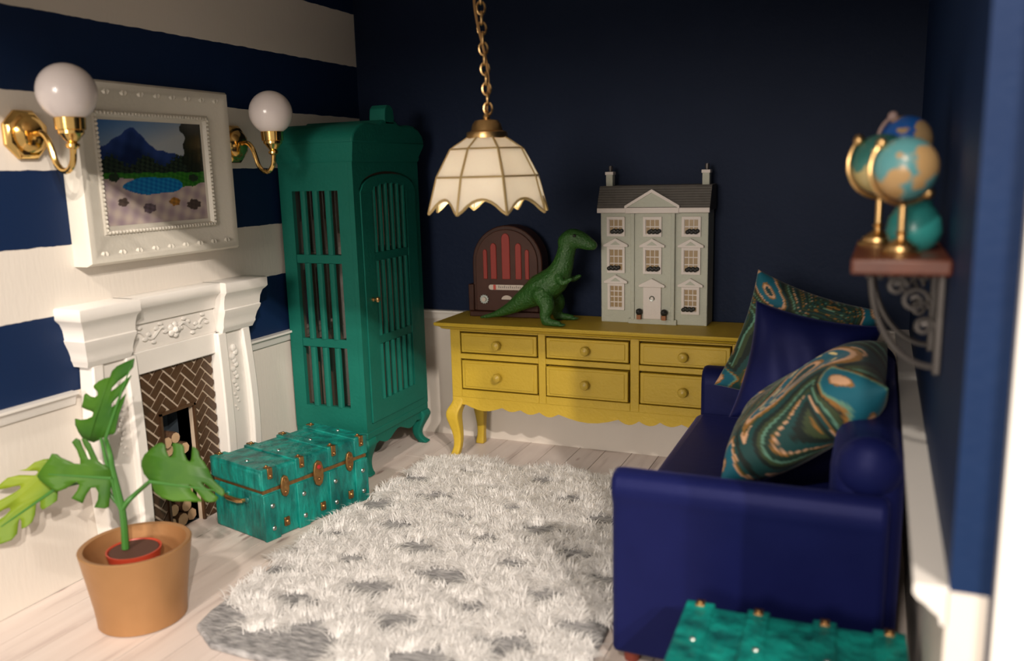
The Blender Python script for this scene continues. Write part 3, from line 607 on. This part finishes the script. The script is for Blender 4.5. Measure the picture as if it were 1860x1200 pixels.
for k in range(8):
    for ti in range(3):
        (r0, z0), (r1, z1) = TI[ti], TI[ti + 1]
        A, B, C_, D_ = cpt(k, r0, z0), cpt(k + 1, r0, z0), cpt(k + 1, r1, z1), cpt(k, r1, z1)
        nrm = (B - A).cross(D_ - A).normalized() * .004
        if ti < 2: q = [A, B, C_, D_]
        else:
            q = [A, B]
            for t in np.linspace(0, 1, 11):
                p = C_.lerp(D_, t); upf = .40 * math.sin(PI * min(1, max(0, (t - .06) / .88))) ** .7 if .06 < t < .94 else 0
                p2 = p.lerp(B.lerp(A, t), upf); q.append(p2)
        n_ = len(q); mb = MB(); mb.add([p - nrm for p in q] + [p + nrm for p in q], [tuple(range(n_))[::-1], tuple(range(n_, 2 * n_))] + [(i, (i + 1) % n_, n_ + (i + 1) % n_, n_ + i) for i in range(n_)])
        mb.build('shade_panel', shm, pl)
        if ti == 2: MB().tube(q[2:], .0065, 6).build('scallop_edge', ribm, pl)
    MB().tube([cpt(k, r, z) for r, z in TI], .0065, 6).build('rib', ribm, pl)
for r, z in TI[1:3]: MB().tube([cpt(k, r, z) for k in range(8)], .006, 6, True).build('ring_band', ribm, pl)
MB().lathe([(.09, .335), (.092, .345), (.088, .365), (.07, .372), (.062, .40), (.05, .415), (.02, .42), (.001, .42)], (0, 0, 0), 28).build('cap', gold, pl)
MB().lathe([(.012, .415), (.016, .43), (.008, .45), (.012, .455)], (0, 0, 0), 12).build('hook_stem', gold, pl)
bl = bpy.data.materials.new('warm_bulb'); bl.use_nodes = True; bb = bl.node_tree.nodes['Principled BSDF']; bb.inputs['Emission Color'].default_value = (1, .95, .84, 1); bb.inputs['Emission Strength'].default_value = 110
MB().sphere((0, 0, .13), .035, 14, 10, 1, 1, 1.3).build('bulb', bl, pl)
MB().lathe([(.02, .165), (.022, .34)], (0, 0, 0), 10).build('socket', gold, pl)
z = .465; k = 0
while z < CEIL - 1.55 - .01:
    ox = .012 * math.sin(z * 5); ang = (k % 2) * PI / 2 + .5
    pts = [(ox + .018 * math.cos(t) * math.cos(ang), .018 * math.cos(t) * math.sin(ang), z + .026 * math.sin(t)) for t in np.linspace(0, 2 * PI, 12, endpoint=False)]
    MB().tube(pts, .0055, 5, True).build('chain_link', gold, pl); z += .0415; k += 1
MB().tube([(-.012 + .024 * math.sin(t * 9), .012 * math.cos(t * 7), .42 + t * (CEIL - 1.55 - .42)) for t in np.linspace(0, 1, 30)], .006, 6).build('flex_cord', mat('tan_cord', (.40, .22, .08), .6), pl)
MB().lathe([(.001, CEIL - 1.55 - .03), (.05, CEIL - 1.55 - .025), (.06, CEIL - 1.55)], (0, 0, 0), 20).build('ceiling_rose', gold, pl)
# ------------------------------------------------------------------ potted plant
PX, PY = .525, -2.615
pp = thing('potted_plant', 'monstera with split leaves in a bronze painted pot on the floor', 'potted plant', (PX, PY, 0))
prof = [(.001, 0), (.160, 0), (.170, .006), (.172, .04), (.176, .08), (.194, .20), (.212, .312), (.213, .318), (.208, .322), (.192, .318), (.178, .22), (.165, .19), (.001, .19)]
MB().lathe(prof, (0, 0, 0), 48, cap=False).build('pot', copper, pp, sharp=40)
ip = MB().lathe([(.085, .185), (.105, .275), (.106, .282), (.10, .282), (.096, .272), (.001, .272)], (-.035, .02, 0), 32, cap=False).build('inner_pot', redpot, pp)
MB().lathe([(.001, .25), (.096, .268), (.094, .279), (.001, .281)], (-.035, .02, 0), 32, cap=False).build('soil', soil, pp)
def loc(p): return Vector(p) - Vector((PX, PY, 0))
vn = Vector((CW.x, CW.y, 0)).normalized()
def leaf(px, point, nrm, mid0, mid1, curl=.03, lm=None):
    n_ = Vector(nrm).normalized(); pts = [loc(hit(x, y, point, n_)) for x, y in px]; m0 = loc(hit(*mid0, point, n_)); m1 = loc(hit(*mid1, point, n_))
    ax = (m1 - m0).normalized(); Ln = (m1 - m0).length; sd = n_.cross(ax)
    bm = bmesh.new(); vs = [bm.verts.new(p) for p in pts]
    flat = [Vector(((p - m0).dot(ax), (p - m0).dot(sd), 0)) for p in pts]
    for tri in tessellate_polygon([flat]): bm.faces.new([vs[i] for i in tri])
    bmesh.ops.recalc_face_normals(bm, faces=bm.faces[:])
    bmesh.ops.subdivide_edges(bm, edges=bm.edges[:], cuts=2, use_grid_fill=True)
    bmesh.ops.triangulate(bm, faces=bm.faces[:])
    for v in bm.verts:
        d = v.co - m0; u = d.dot(ax) / Ln; s = d.dot(sd)
        v.co += n_ * (-.10 * abs(s) + .3 * s * s + curl * (u * u))
    if bm.faces and sum((f.normal.dot(n_) for f in bm.faces)) > 0: bmesh.ops.reverse_faces(bm, faces=bm.faces[:])
    me = bpy.data.meshes.new('leaf'); bm.to_mesh(me); bm.free(); me.materials.append(lm or leafm)
    me.polygons.foreach_set('use_smooth', [True] * len(me.polygons))
    o = bpy.data.objects.new('leaf', me); COL.objects.link(o); o.parent = pp
    so = o.modifiers.new('thick', 'SOLIDIFY'); so.thickness = .004; so.offset = 0
    rb = []
    for t in np.linspace(0, .92, 8): rb.append(m0 + ax * (Ln * t) + n_ * (curl * t * t - .003))
    MB().tube(rb, [.007 - .005 * t for t in np.linspace(0, 1, 8)], 6).build('midrib', stemm, o)
    return m0
base = Vector((PX - .01, PY + .02, .28))
pc = (PX - .01, PY + .02, .6)
def zo(ox, oy, k, P): return [(ox + x / k, oy + y / k) for x, y in P]
LA = zo(120, 640, 6.664, [(795,75),(690,120),(600,170),(550,225),(525,300),(470,310),(400,345),(345,395),(345,425),(390,470),(395,510),(360,540),(310,530),(255,490),(235,510),(225,580),(205,655),(260,685),(320,705),(345,725),(330,770),(270,800),(190,810),(130,795),(130,865),(170,960),(215,1030),(300,1070),(345,1085),(400,1060),(470,1020),(520,995),(580,985),(600,960),(620,850),(650,720),(690,610),(718,500),(680,540),(610,620),(545,665),(550,620),(590,570),(680,470),(730,380),(770,280),(690,345),(600,430),(535,475),(550,430),(620,350),(700,290),(785,180)])
LB = zo(0, 780, 5.454, [(1085,760),(1050,775),(940,765),(975,690),(980,620),(950,570),(905,575),(860,640),(825,725),(715,675),(770,600),(790,545),(765,515),(725,535),(660,580),(575,612),(480,560),(400,500),(368,460),(395,410),(440,350),(490,290),(520,235),(570,240),(610,275),(690,310),(740,335),(800,340),(800,290),(770,200),(720,120),(760,80),(800,100),(825,170),(880,290),(905,290),(880,220),(840,150),(815,85),(860,85),(905,140),(940,220),(980,310),(1015,340),(1050,350),(1100,400),(1110,470)])
LD = zo(0, 780, 5.454, [(575,612),(570,700),(500,750),(430,790),(405,770),(400,700),(375,690),(360,740),(355,840),(330,910),(270,960),(230,975),(225,900),(205,870),(195,920),(190,1020),(140,1080),(60,1110),(-20,1130),(-20,900),(60,850),(120,790),(110,765),(60,780),(-20,830),(-20,710),(60,670),(170,610),(215,575),(210,550),(140,560),(60,580),(-20,590),(20,530),(90,470),(200,445),(360,450),(385,420),(375,404),(300,405),(195,402),(270,385),(350,320),(440,290),(490,285),(500,400),(560,560)])
LC = zo(240, 790, 8.572, [(265,700),(190,600),(155,480),(160,400),(210,300),(300,220),(400,140),(480,115),(530,150),(535,210),(560,290),(600,350),(645,310),(655,240),(640,130),(700,120),(790,145),(815,170),(825,290),(860,380),(905,420),(930,370),(940,260),(950,175),(1000,200),(1040,260),(1050,330),(1120,420),(1180,530),(1240,680),(1310,760),(1400,850),(1415,910),(1380,960),(1320,920),(1240,870),(1150,780),(1050,715),(1120,805),(1230,895),(1320,970),(1290,1030),(1200,1045),(1130,1030),(1060,960),(980,870),(870,755),(910,855),(990,940),(1080,1020),(1060,1040),(850,1030),(650,1025),(480,980),(370,900),(320,800),(310,740)])
b1 = leaf(LA, pc, vn + Vector((.25, 0, -.1)), (192, 798), (238, 655), .015)
b2 = leaf(LB, pc, vn + Vector((-.15, .0, -.15)), (203, 868), (78, 860), .0)
b4 = leaf(LD, (PX - .30, PY - .10, .5), Vector((CW.x, CW.y, 0)) + Vector((-.15, 0, -.2)), (100, 888), (-2, 960), -.02, leafy)
b3 = leaf(LC, (PX + .12, PY + .0, .6), vn + Vector((.1, .1, -.35)), (272, 874), (398, 892), .015)
def stem(pts, r0, r1):
    P = [Vector(p) for p in pts]; sm = []
    for i in range(len(P) - 1):
        p0, p1, p2, p3 = P[max(0, i - 1)], P[i], P[i + 1], P[min(len(P) - 1, i + 2)]
        for k in range(5):
            u = k / 5; sm.append(.5 * ((2 * p1) + (p2 - p0) * u + (2 * p0 - 5 * p1 + 4 * p2 - p3) * u * u + (3 * p1 - p0 - 3 * p2 + p3) * u ** 3))
    sm.append(P[-1]); n_ = len(sm); MB().tube(sm, [r0 + (r1 - r0) * i / (n_ - 1) for i in range(n_)], 8).build('stem', stemm, pp)
def lp(x, y): return loc(hit(x, y, pc, vn))
stem([lp(228, 996), lp(226, 960), lp(222, 925), lp(214, 890), lp(204, 850), lp(200, 825), b1], .015, .009)
stem([lp(224, 930), lp(214, 905), lp(206, 880), lp(196, 850), lp(188, 815), lp(183, 795)], .010, .006)
stem([lp(222, 925), lp(232, 910), lp(248, 895), b3], .012, .008)
stem([lp(222, 925), lp(212, 905), b2], .013, .008)
stem([lp(218, 918), lp(205, 905), lp(170, 876) + Vector((-.0, .02, 0)), b4], .008, .005)
# ------------------------------------------------------------------ trunks
def trunk(label, locv, rz, L=.685, D=.40, Ht=.375):
    # local: length along +Y (-L/2..L/2), front faces +X (x = D/2), base z=0
    t = thing('trunk', label, 'trunk', locv, rz, 'verdigris studded trunks')
    x, y, zs = D / 2, L / 2, Ht * .70
    MB().box(-x, x, -y, y, 0, zs - .006).build('body', tealskin, t, .012, 3)
    lid = MB().box(-x - .004, x + .004, -y - .004, y + .004, zs + .004, Ht).build('lid', tealskin, t, .016, 3)
    MB().box(-x + .006, x - .002, -y + .006, y - .002, zs - .01, zs + .008).build('seam', old_brass, t)
    straps = [-y + .045, -y / 3 + .01, y / 3 - .01, y - .045]
    for k, yy in enumerate(straps):
        w_ = .045 if k in (0, 3) else .034
        MB().box(-x - .010, x + .010, yy - w_, yy + w_, Ht - .012, Ht + .007).build('lid_strap', tealskin, lid, .004)
        MB().box(x - .01, x + .010, yy - w_, yy + w_, zs + .012, Ht - .004).build('lid_strap', tealskin, lid, .004)
        MB().box(-x - .010, -x + .01, yy - w_, yy + w_, zs + .012, Ht - .004).build('lid_strap', tealskin, lid, .004)
        MB().box(x - .01, x + .009, yy - w_, yy + w_, .0, zs - .014).build('body_strap', tealskin, t, .004)
        # wrap clasp on both top edges
        for sg in (1, -1):
            cl = MB(); cl.box(*sorted((sg * (x - .022), sg * (x + .016))), yy - .014, yy + .014, Ht + .002, Ht + .012); cl.box(*sorted((sg * (x + .006), sg * (x + .017))), yy - .014, yy + .014, Ht - .045, Ht + .012)
            clo = cl.build('clasp', old_brass, lid, .003)
            MB().sphere((sg * (x + .018), yy, Ht - .030), .009, 8, 6).build('rivet', old_brass, clo)
            MB().sphere((sg * (x - .012), yy, Ht + .013), .008, 8, 6).build('rivet', old_brass, clo)
        MB().sphere((x * .1, yy + .012, Ht + .007), .010, 10, 6, 1, 1, .7).build('stud', steel, lid)
        for zz in (.06, .175): MB().sphere((x + .010, yy + .004, zz), .013, 10, 8, .7).build('stud', steel, t)
    for yy in (-y * .62, 0, y * .62):
        s_ = 1.25 if yy == 0 else 1
        p = [(yy + s_ * a, zs + s_ * b) for a, b in ((0, -.055), (.016, -.045), (.024, -.02), (.024, .02), (.016, .046), (0, .056), (-.016, .046), (-.024, .02), (-.024, -.02), (-.016, -.045))]
        lt = MB().prism(p, 'x', x + .0, x + .015).build('latch_plate', old_brass, t, .003)
        MB().lathe([(.012, 0), (.012, .006), (.005, .010), (.001, .010)], (x + .013, yy, zs + .028 * s_), 10, 'x').build('keyhole_boss', mat('red_stone', (.35, .02, .02), .3) if yy == 0 else old_brass, lt)
        MB().sphere((x + .014, yy, zs - .030), .008, 8, 6).build('rivet', old_brass, lt)
    for yy in (-y * .62, .02, y * .62):
        MB().box(x + .0, x + .011, yy - .016, yy + .016, .045, .09).build('lower_bracket', old_brass, t, .003)
        MB().sphere((x + .012, yy, .068), .012, 10, 8, .8).build('bracket_stud', old_brass, t)
    for sg in (-1, 1):
        hd_ = MB().tube([(-.075, sg * (y - .004), .195), (-.07, sg * (y + .022), .195), (-.04, sg * (y + .03), .192), (.04, sg * (y + .03), .192), (.07, sg * (y + .022), .195), (.075, sg * (y - .004), .195)], [.007, .011, .013, .013, .011, .007], 8).build('handle', gold, t)
        for xx in (-.078, .078): MB().sphere((xx, sg * (y + .002), .195), .017, 10, 8, 1, .6, 1).build('handle_mount', tealskin, t)
    return t
v = Vector((.164, .673)); ang = -math.atan2(v.x, v.y)
mid = Vector((.532 + .082, -1.88 + .336)); nrm_ = Vector((v.y, -v.x)).normalized()
c_ = mid - nrm_ * .20
trunk('verdigris green studded trunk standing on the floor before the green cabinet', (c_.x + .005, c_.y + .01, 0), ang, D=.40, Ht=.36)
trunk('verdigris green studded trunk pushed against the arm of the blue sofa', (3.025, -2.62, 0), -PI / 2 + .03, L=.64, D=.40, Ht=.375)
# ------------------------------------------------------------------ shaggy rug
outline = [(.80, -2.74), (2.36, -2.66), (2.31, -1.7), (2.08, -.66), (1.95, -.53), (.86, -.53), (.77, -.68), (.75, -1.7)]
rg = thing('shag_rug', 'shaggy white fur rug with grey felt patches on plank floor', 'rug', (1.5, -1.6, 0))
def subdiv_round(P, it=2):
    for _ in range(it):
        Q = []
        for i in range(len(P)):
            a, b = P[i], P[(i + 1) % len(P)]; Q += [(a[0] * .88 + b[0] * .12, a[1] * .88 + b[1] * .12), (a[0] * .12 + b[0] * .88, a[1] * .12 + b[1] * .88)]
        P = Q
    return P
ol = [(x - 1.5, y + 1.6) for x, y in subdiv_round(outline, 2)]
MB().prism(ol, 'z', .001, .03).build('backing', felt, rg, .01, 3)
def inside(x, y, P):
    c = np.zeros(len(x), bool); n_ = len(P)
    for i in range(n_):
        (x0, y0), (x1, y1) = P[i], P[(i + 1) % n_]
        c ^= ((y0 > y) != (y1 > y)) & (x < (x1 - x0) * (y - y0) / (y1 - y0 + 1e-12) + x0)
    return c
NT = 11000
tx = rng.uniform(.72, 2.40, NT); ty = rng.uniform(-2.76, -.44, NT)
k_ = inside(tx, ty, [(x + 1.5, y - 1.6) for x, y in ol]); tx, ty = tx[k_], ty[k_]
# bare diamond patches in a staggered lattice, plus bare zigzag along the front edge
SX, SY = .47, .20
row = np.round((ty + 2.36) / SY); off = (row % 2) * SX / 2
gx = (tx - 1.09 - off) - SX * np.round((tx - 1.09 - off) / SX); gy = ty + 2.36 - row * SY
size = 1.0 - .30 * np.clip((ty + 2.4) / 2.0, 0, 1) + .18 * np.sin(row * 2.3 + np.round((tx - 1.09 - off) / SX) * 3.1)
bare = (np.abs(gx) / (size * .165) + np.abs(gy) / (size * .108)) < 1
bare |= ty < -2.62 + .20 * np.abs(((tx - .80) / .47) % 1 * 2 - 1) - .12 * (tx > 1.5)
tx, ty = tx[~bare], ty[~bare]
NB = 14
bx = np.repeat(tx, NB); by = np.repeat(ty, NB); N = len(bx)
tdir = np.repeat(rng.normal(1.9, 1.15, len(tx)), NB) + rng.normal(0, .3, N)
tl = np.repeat(rng.uniform(.06, .115, len(tx)), NB) * rng.uniform(.75, 1.15, N)
lean = np.repeat(rng.uniform(.75, 1.25, len(tx)), NB) + rng.normal(0, .12, N)
rx = bx + rng.normal(0, .013, N); ry = by + rng.normal(0, .013, N)
wd = rng.uniform(.0014, .0030, N); ts = [0, .3, .6, .85, 1.0]
dxs, dys = np.cos(tdir), np.sin(tdir); pxs, pys = -dys, dxs
conv = np.stack([bx - rx, by - ry], 1) * .5
V = np.zeros((N, 9, 3), np.float32)
for q, t in enumerate(ts):
    hz = .026 + tl * np.sin(min(2.1, 2.2 * t)) * np.clip(.72 - .40 * lean, .14, .6)
    ho = tl * lean * .85 * (t ** 1.25)
    cxp = rx + dxs * ho + conv[:, 0] * t - 1.5; cyp = ry + dys * ho + conv[:, 1] * t + 1.6
    ww = wd * (1 - t ** 2)
    if q < 4:
        V[:, 2 * q] = np.stack([cxp - pxs * ww, cyp - pys * ww, hz], 1); V[:, 2 * q + 1] = np.stack([cxp + pxs * ww, cyp + pys * ww, hz], 1)
    else: V[:, 8] = np.stack([cxp, cyp, hz - .004], 1)
idx = np.arange(N, dtype=np.int32)[:, None] * 9
quads = np.concatenate([idx + np.array([[0, 1, 3, 2]]), idx + np.array([[2, 3, 5, 4]]), idx + np.array([[4, 5, 7, 6]])], 0)
tris = idx + np.array([[6, 7, 8]])
me = bpy.data.meshes.new('fur'); me.vertices.add(N * 9); me.vertices.foreach_set('co', V.ravel())
lv = np.concatenate([quads.ravel(), tris.ravel()]).astype(np.int32); me.loops.add(len(lv)); me.loops.foreach_set('vertex_index', lv)
nf = len(quads) + len(tris); me.polygons.add(nf)
ls = np.concatenate([np.arange(len(quads)) * 4, len(quads) * 4 + np.arange(len(tris)) * 3]).astype(np.int32)
me.polygons.foreach_set('loop_start', ls); me.polygons.foreach_set('use_smooth', np.ones(nf, bool)); me.update(calc_edges=True); me.materials.append(fur)
fo_ = bpy.data.objects.new('fur', me); COL.objects.link(fo_); fo_.parent = rg; fo_['kind'] = 'stuff'
# ------------------------------------------------------------------ sofa
SXF, SXB, SY0, SY1 = 2.40, 3.30, -2.265, -.54
sf_ = thing('sofa', 'navy blue velvet sofa along the blue wall piled with cushions', 'sofa', (2.85, -1.31, 0))
def L3(x, y, z): return (x - 2.85, y + 1.31, z)
def sbx(name, x0, x1, y0, y1, z0, z1, bv, parent=sf_, m=velvet, seg=4): return MB().box(x0 - 2.85, x1 - 2.85, y0 + 1.31, y1 + 1.31, z0, z1).build(name, m, parent, bv, seg)
sbx('seat_base', SXF + .02, SXB, SY0 + .10, SY1 - .10, .05, .34, .02)
sbx('seat_cushion', SXF - .02, SXB - .15, SY0 + .125, SY1 - .125, .335, .50, .05)
sbx('back', SXB - .20, SXB + .02, SY0 + .06, SY1 - .06, .06, .86, .075)
def arm(y_out, sg):
    # profile in (y, z): rolled outward at the top; sg=+1 means inner side is +y
    pr = [(0, .045), (0, .60), (-.012, .63), (-.018, .665), (-.012, .70), (.012, .722), (.045, .728), (.085, .715), (.112, .685), (.120, .64), (.118, .045)]
    poly = [(y_out + sg * a + 1.31, z) for a, z in pr]
    return MB().prism(poly, 'x', SXF - 2.85, SXB - .02 - 2.85).build('arm', velvet, sf_, .022, 4, sharp=50)
arm(SY0, 1); arm(SY1, -1)
# rolled end of the back beside each arm
for y in (SY0 + .10, SY1 - .10):
    MB().sphere((SXB - .085 - 2.85, y + 1.31, .80), .10, 20, 14, 1, .75, 1).build('back_roll', velvet, sf_)
for x in (SXF + .06, SXB - .06):
    for y in (SY0 + .06, SY1 - .06): MB().lathe([(.028, 0), (.034, .05), (.036, .06)], L3(x, y, 0), 14).build('foot', footred, sf_)
# ------------------------------------------------------------------ cushions
def paisley(u, v, seed):
    # returns srgb colour; flowing bands around curved teardrops
    wx = u + .16 * math.sin(3.1 * v + seed) + .06 * math.sin(7 * v - 2 * u); wy = v + .14 * math.sin(2.7 * u + seed * 1.3)
    best = 9; bi = 0
    drops = [(-.05, -.10, .66, 1.9), (-.95, -.75, .40, .6), (.80, .95, .42, 3.9), (.95, -.60, .38, 1.4), (-.85, .85, .36, 5.1)]
    for k, (cx_, cy_, r, a) in enumerate(drops):
        x, y = wx - cx_, wy - cy_; x, y = x * math.cos(a) + y * math.sin(a), -x * math.sin(a) + y * math.cos(a)
        y += .9 * x * x * (1 if k % 2 else -1)
        tap = 1.0 - .55 * max(-1, min(1.2, x / r)); d = math.hypot(x * .62, y / max(.2, tap)) / r
        if d < best: best, bi, lx, ly = d, k, x / r, y / r
    teal_, dk, gold_, cream_, olive, green, mint = (0, 92, 112), (8, 26, 22), (140, 98, 40), (205, 160, 125), (52, 66, 38), (16, 48, 38), (92, 138, 118)
    if best < .13: return (20, 60, 62) if bi % 2 == 0 else cream_
    if best < .19: return cream_
    if best < .23: return gold_
    if best < .52:
        if math.hypot((lx * 9) % 2 - 1, (best - .41) * 14) < .55 and bi == 0: return (240, 215, 150)
        return teal_
    if best < .58: return cream_ if bi != 1 else mint
    if best < .64: return gold_
    b = best * 8.5 + 1.4 * math.sin(4 * u + 3 * v + seed)
    q = b % 6
    if q < 1.2: return dk
    if q < 2.2: return olive
    if q < 2.7: return mint if int(b / 6) % 2 else gold_
    if q < 3.9: return green
    if q < 4.4: return gold_ if math.sin(14 * u - 9 * v) > 0 else olive
    if q < 4.7: return cream_ if math.sin(5 * u + seed) > .2 else olive
    return (10, 62, 62)
clothm = mat('printed_velvet', (1, 1, 1), .75, attr='Col', sheen=.1)
def cushion(label, c, ax_u, ax_v, half, thick, m, pat=None, n=64, sag=0):
    U = Vector(ax_u).normalized(); Vv = Vector(ax_v); Vv = (Vv - U * Vv.dot(U)).normalized(); Nn = U.cross(Vv); vs = []; cs = []; fs = []
    C0 = Vector(c)
    for side in (1, -1):
        for j in range(n + 1):
            for i in range(n + 1):
                u, v2 = 2 * i / n - 1, 2 * j / n - 1
                pin = 1 - .10 * (1 - u * u) * abs(v2) ** 3; pin2 = 1 - .10 * (1 - v2 * v2) * abs(u) ** 3
                h = thick * ((1 - u ** 4) * (1 - v2 ** 4)) ** .55 + .006 * math.sin(9 * u + 4 * v2) * (1 - u * u) * (1 - v2 * v2)
                if i in (0, n) or j in (0, n): h = 0
                p = U * (u * half * pin2) + Vv * (v2 * half * pin) + Nn * (h * side); vs.append(tuple(p)); cs.append((*lin(pat(u, v2)), 1) if pat else (0, 0, 0, 1))
    m2 = (n + 1) ** 2
    for j in range(n):
        for i in range(n):
            a = j * (n + 1) + i; q = (a, a + 1, a + n + 2, a + n + 1); fs.append(q); fs.append(tuple(x + m2 for x in q[::-1]))
    me = bpy.data.meshes.new('cushion'); me.from_pydata(vs, [], fs); me.materials.append(m)
    if pat:
        ca = me.color_attributes.new('Col', 'FLOAT_COLOR', 'POINT'); ca.data.foreach_set('color', np.array(cs, np.float32).ravel())
    bm = bmesh.new(); bm.from_mesh(me); bmesh.ops.remove_doubles(bm, verts=bm.verts, dist=1e-5); bm.to_mesh(me); bm.free()
    me.polygons.foreach_set('use_smooth', [True] * len(me.polygons))
    o = bpy.data.objects.new('cushion', me); COL.objects.link(o); o.location = C0
    return tag(o, label, 'cushion', 'cushions on the blue sofa')
cushion('paisley teal and gold cushion leaning back beside the sofa arm and trunk', (2.985, -1.53, .80), (0.0, 1, .04), (-.60, 0, -.44), .345, .13, clothm, lambda u, v: paisley(u, v, .4), 110)
cushion('plain navy velvet cushion between the two paisley cushions', (2.93, -1.03, .825), (.98, .0, -.17), (.12, .25, .95), .275, .11, velvet)
cushion('paisley teal and gold cushion propped behind the plain navy cushion', (2.875, -.775, .88), (.94, .0, -.30), (.33, .22, .92), .30, .11, clothm, lambda u, v: paisley(u * 1.0, v, 2.9), 90)
# ------------------------------------------------------------------ wall shelf with globes
SZ = 1.505
sh = thing('wall_shelf', 'small brown wooden shelf on ornate iron brackets on blue wall', 'shelf', (3.26, -2.32, SZ))
MB().box(-.115, .119, -.30, .30, -.042, 0).build('board', woodred, sh, .008, 3)
def bracket(y):
    b = MB().box(.098, .118, y - .012, y + .012, -.33, -.042).build('wall_bar', greyiron, sh, .004)
    MB().box(-.09, .118, y - .012, y + .012, -.058, -.042).build('top_bar', greyiron, b, .003)
    pts = [(.10 - .165 * math.sin(t) ** 1.0 , y, -.31 + .255 * (1 - math.cos(t))) for t in np.linspace(0, PI / 2, 14)]
    MB().tube(pts, .009, 6).build('brace', greyiron, b)
    for cx_, cz_, r in ((.045, -.13, .036), (.0, -.092, .026), (.072, -.20, .026)):
        sp = [(cx_ + r * (1 - t * .8) * math.cos(t * 9), y, cz_ + r * (1 - t * .8) * math.sin(t * 9)) for t in np.linspace(0, 1, 26)]
        MB().tube(sp, .007, 6).build('scroll', greyiron, b)
    for k in range(6): MB().sphere((-.07 + k * .028, y, -.064), .012, 7, 5).build('leaf_boss', greyiron, b)
bracket(-.12); bracket(.2)
def globe_mat(name, sea, land, scale, th):
    m = bpy.data.materials.new(name); m.use_nodes = True; nt = m.node_tree; b = nt.nodes['Principled BSDF']; b.inputs['Roughness'].default_value = .3
    tc = nd(nt, 'ShaderNodeTexCoord'); n = nd(nt, 'ShaderNodeTexNoise'); n.inputs['Scale'].default_value = scale; n.inputs['Detail'].default_value = 3
    r = nd(nt, 'ShaderNodeValToRGB'); r.color_ramp.elements[0].position = th - .015; r.color_ramp.elements[0].color = (*sea, 1); r.color_ramp.elements[1].position = th + .015; r.color_ramp.elements[1].color = (*land, 1)
    nt.links.new(tc.outputs['Object'], n.inputs['Vector']); nt.links.new(n.outputs['Fac'], r.inputs[0]); nt.links.new(r.outputs[0], b.inputs['Base Color']); return m
def globe(label, loc_, R, zc, sea, land, base_m, tilt, facing, stand=True, scale=14, th=.52):
    t = thing('globe', label, 'globe', loc_, facing, 'globes on the wall shelf')
    ball = MB().sphere((0, 0, 0), R, 28, 18).build('ball', globe_mat('globe_map', sea, land, scale, th), t); ball.location = (0, 0, zc)
    A = Vector((-math.sin(tilt), 0, math.cos(tilt)))
    arc = []
    Ra = R * 1.13
    for a in np.linspace(0, PI, 22):
        d = A * math.cos(a) + Vector((-math.cos(tilt), 0, -math.sin(tilt))) * math.sin(a) * (1 if True else -1)
        arc.append(Vector((0, 0, zc)) + d * Ra)
    # meridian passes under the ball
    arc = [Vector((0, 0, zc)) + (A * math.cos(a) + Vector((-A.z, 0, A.x)) * math.sin(a)) * Ra for a in np.linspace(0, PI, 22)]
    MB().tube(arc, R * .075, 8).build('meridian_arm', base_m, t)
    for e_ in (arc[0], arc[-1]): MB().sphere(tuple(e_), R * .20, 12, 8).build('axis_knob', base_m, t)
    zb = zc - Ra
    MB().lathe([(R * .62, 0), (R * .64, R * .10), (R * .52, R * .16), (R * .50, R * .28), (R * .30, R * .42), (R * .16, R * .52), (R * .13, R * .62), (R * .19, R * .70), (R * .12, R * .78), (R * .12, max(R * .8, zb - R * .05)), (R * .2, zb)], (0, 0, 0), 24).build('stand', base_m, t)
    return t
seaA, seaB, seaC, seaD = (.10, .30, .32), (.035, .17, .15), (.01, .09, .36), (.02, .16, .17)
globe('pale teal globe on a gold stand at the front of the shelf', (3.262, -2.50, SZ), .080, .222, seaA, (.48, .30, .13), gold, math.radians(45), math.radians(23), scale=9, th=.53)
globe('dark green teal globe with gold arm behind the pale teal globe', (3.205, -2.235, SZ), .085, .235, seaB, (.45, .36, .16), gold, math.radians(45), math.radians(23), scale=8, th=.52)
globe('bright blue globe, tallest on the shelf, on a pinkish stand', (3.268, -2.085, SZ), .075, .30, seaC, (.42, .28, .14), mat('pinkish_stand', (.35, .24, .22), .5), math.radians(30), math.radians(23), scale=11, th=.5)
pv = thing('teal_pot', 'small round glossy teal pot on the shelf beside the globes', 'pot', (3.296, -2.345, SZ))
MB().lathe([(.001, 0), (.042, 0), (.062, .02), (.072, .05), (.066, .085), (.048, .115), (.040, .124), (.045, .132), (.036, .13), (.03, .11), (.001, .10)], (0, 0, 0), 28, cap=False).build('body', mat('teal_glaze', (.03, .24, .23), .3), pv)
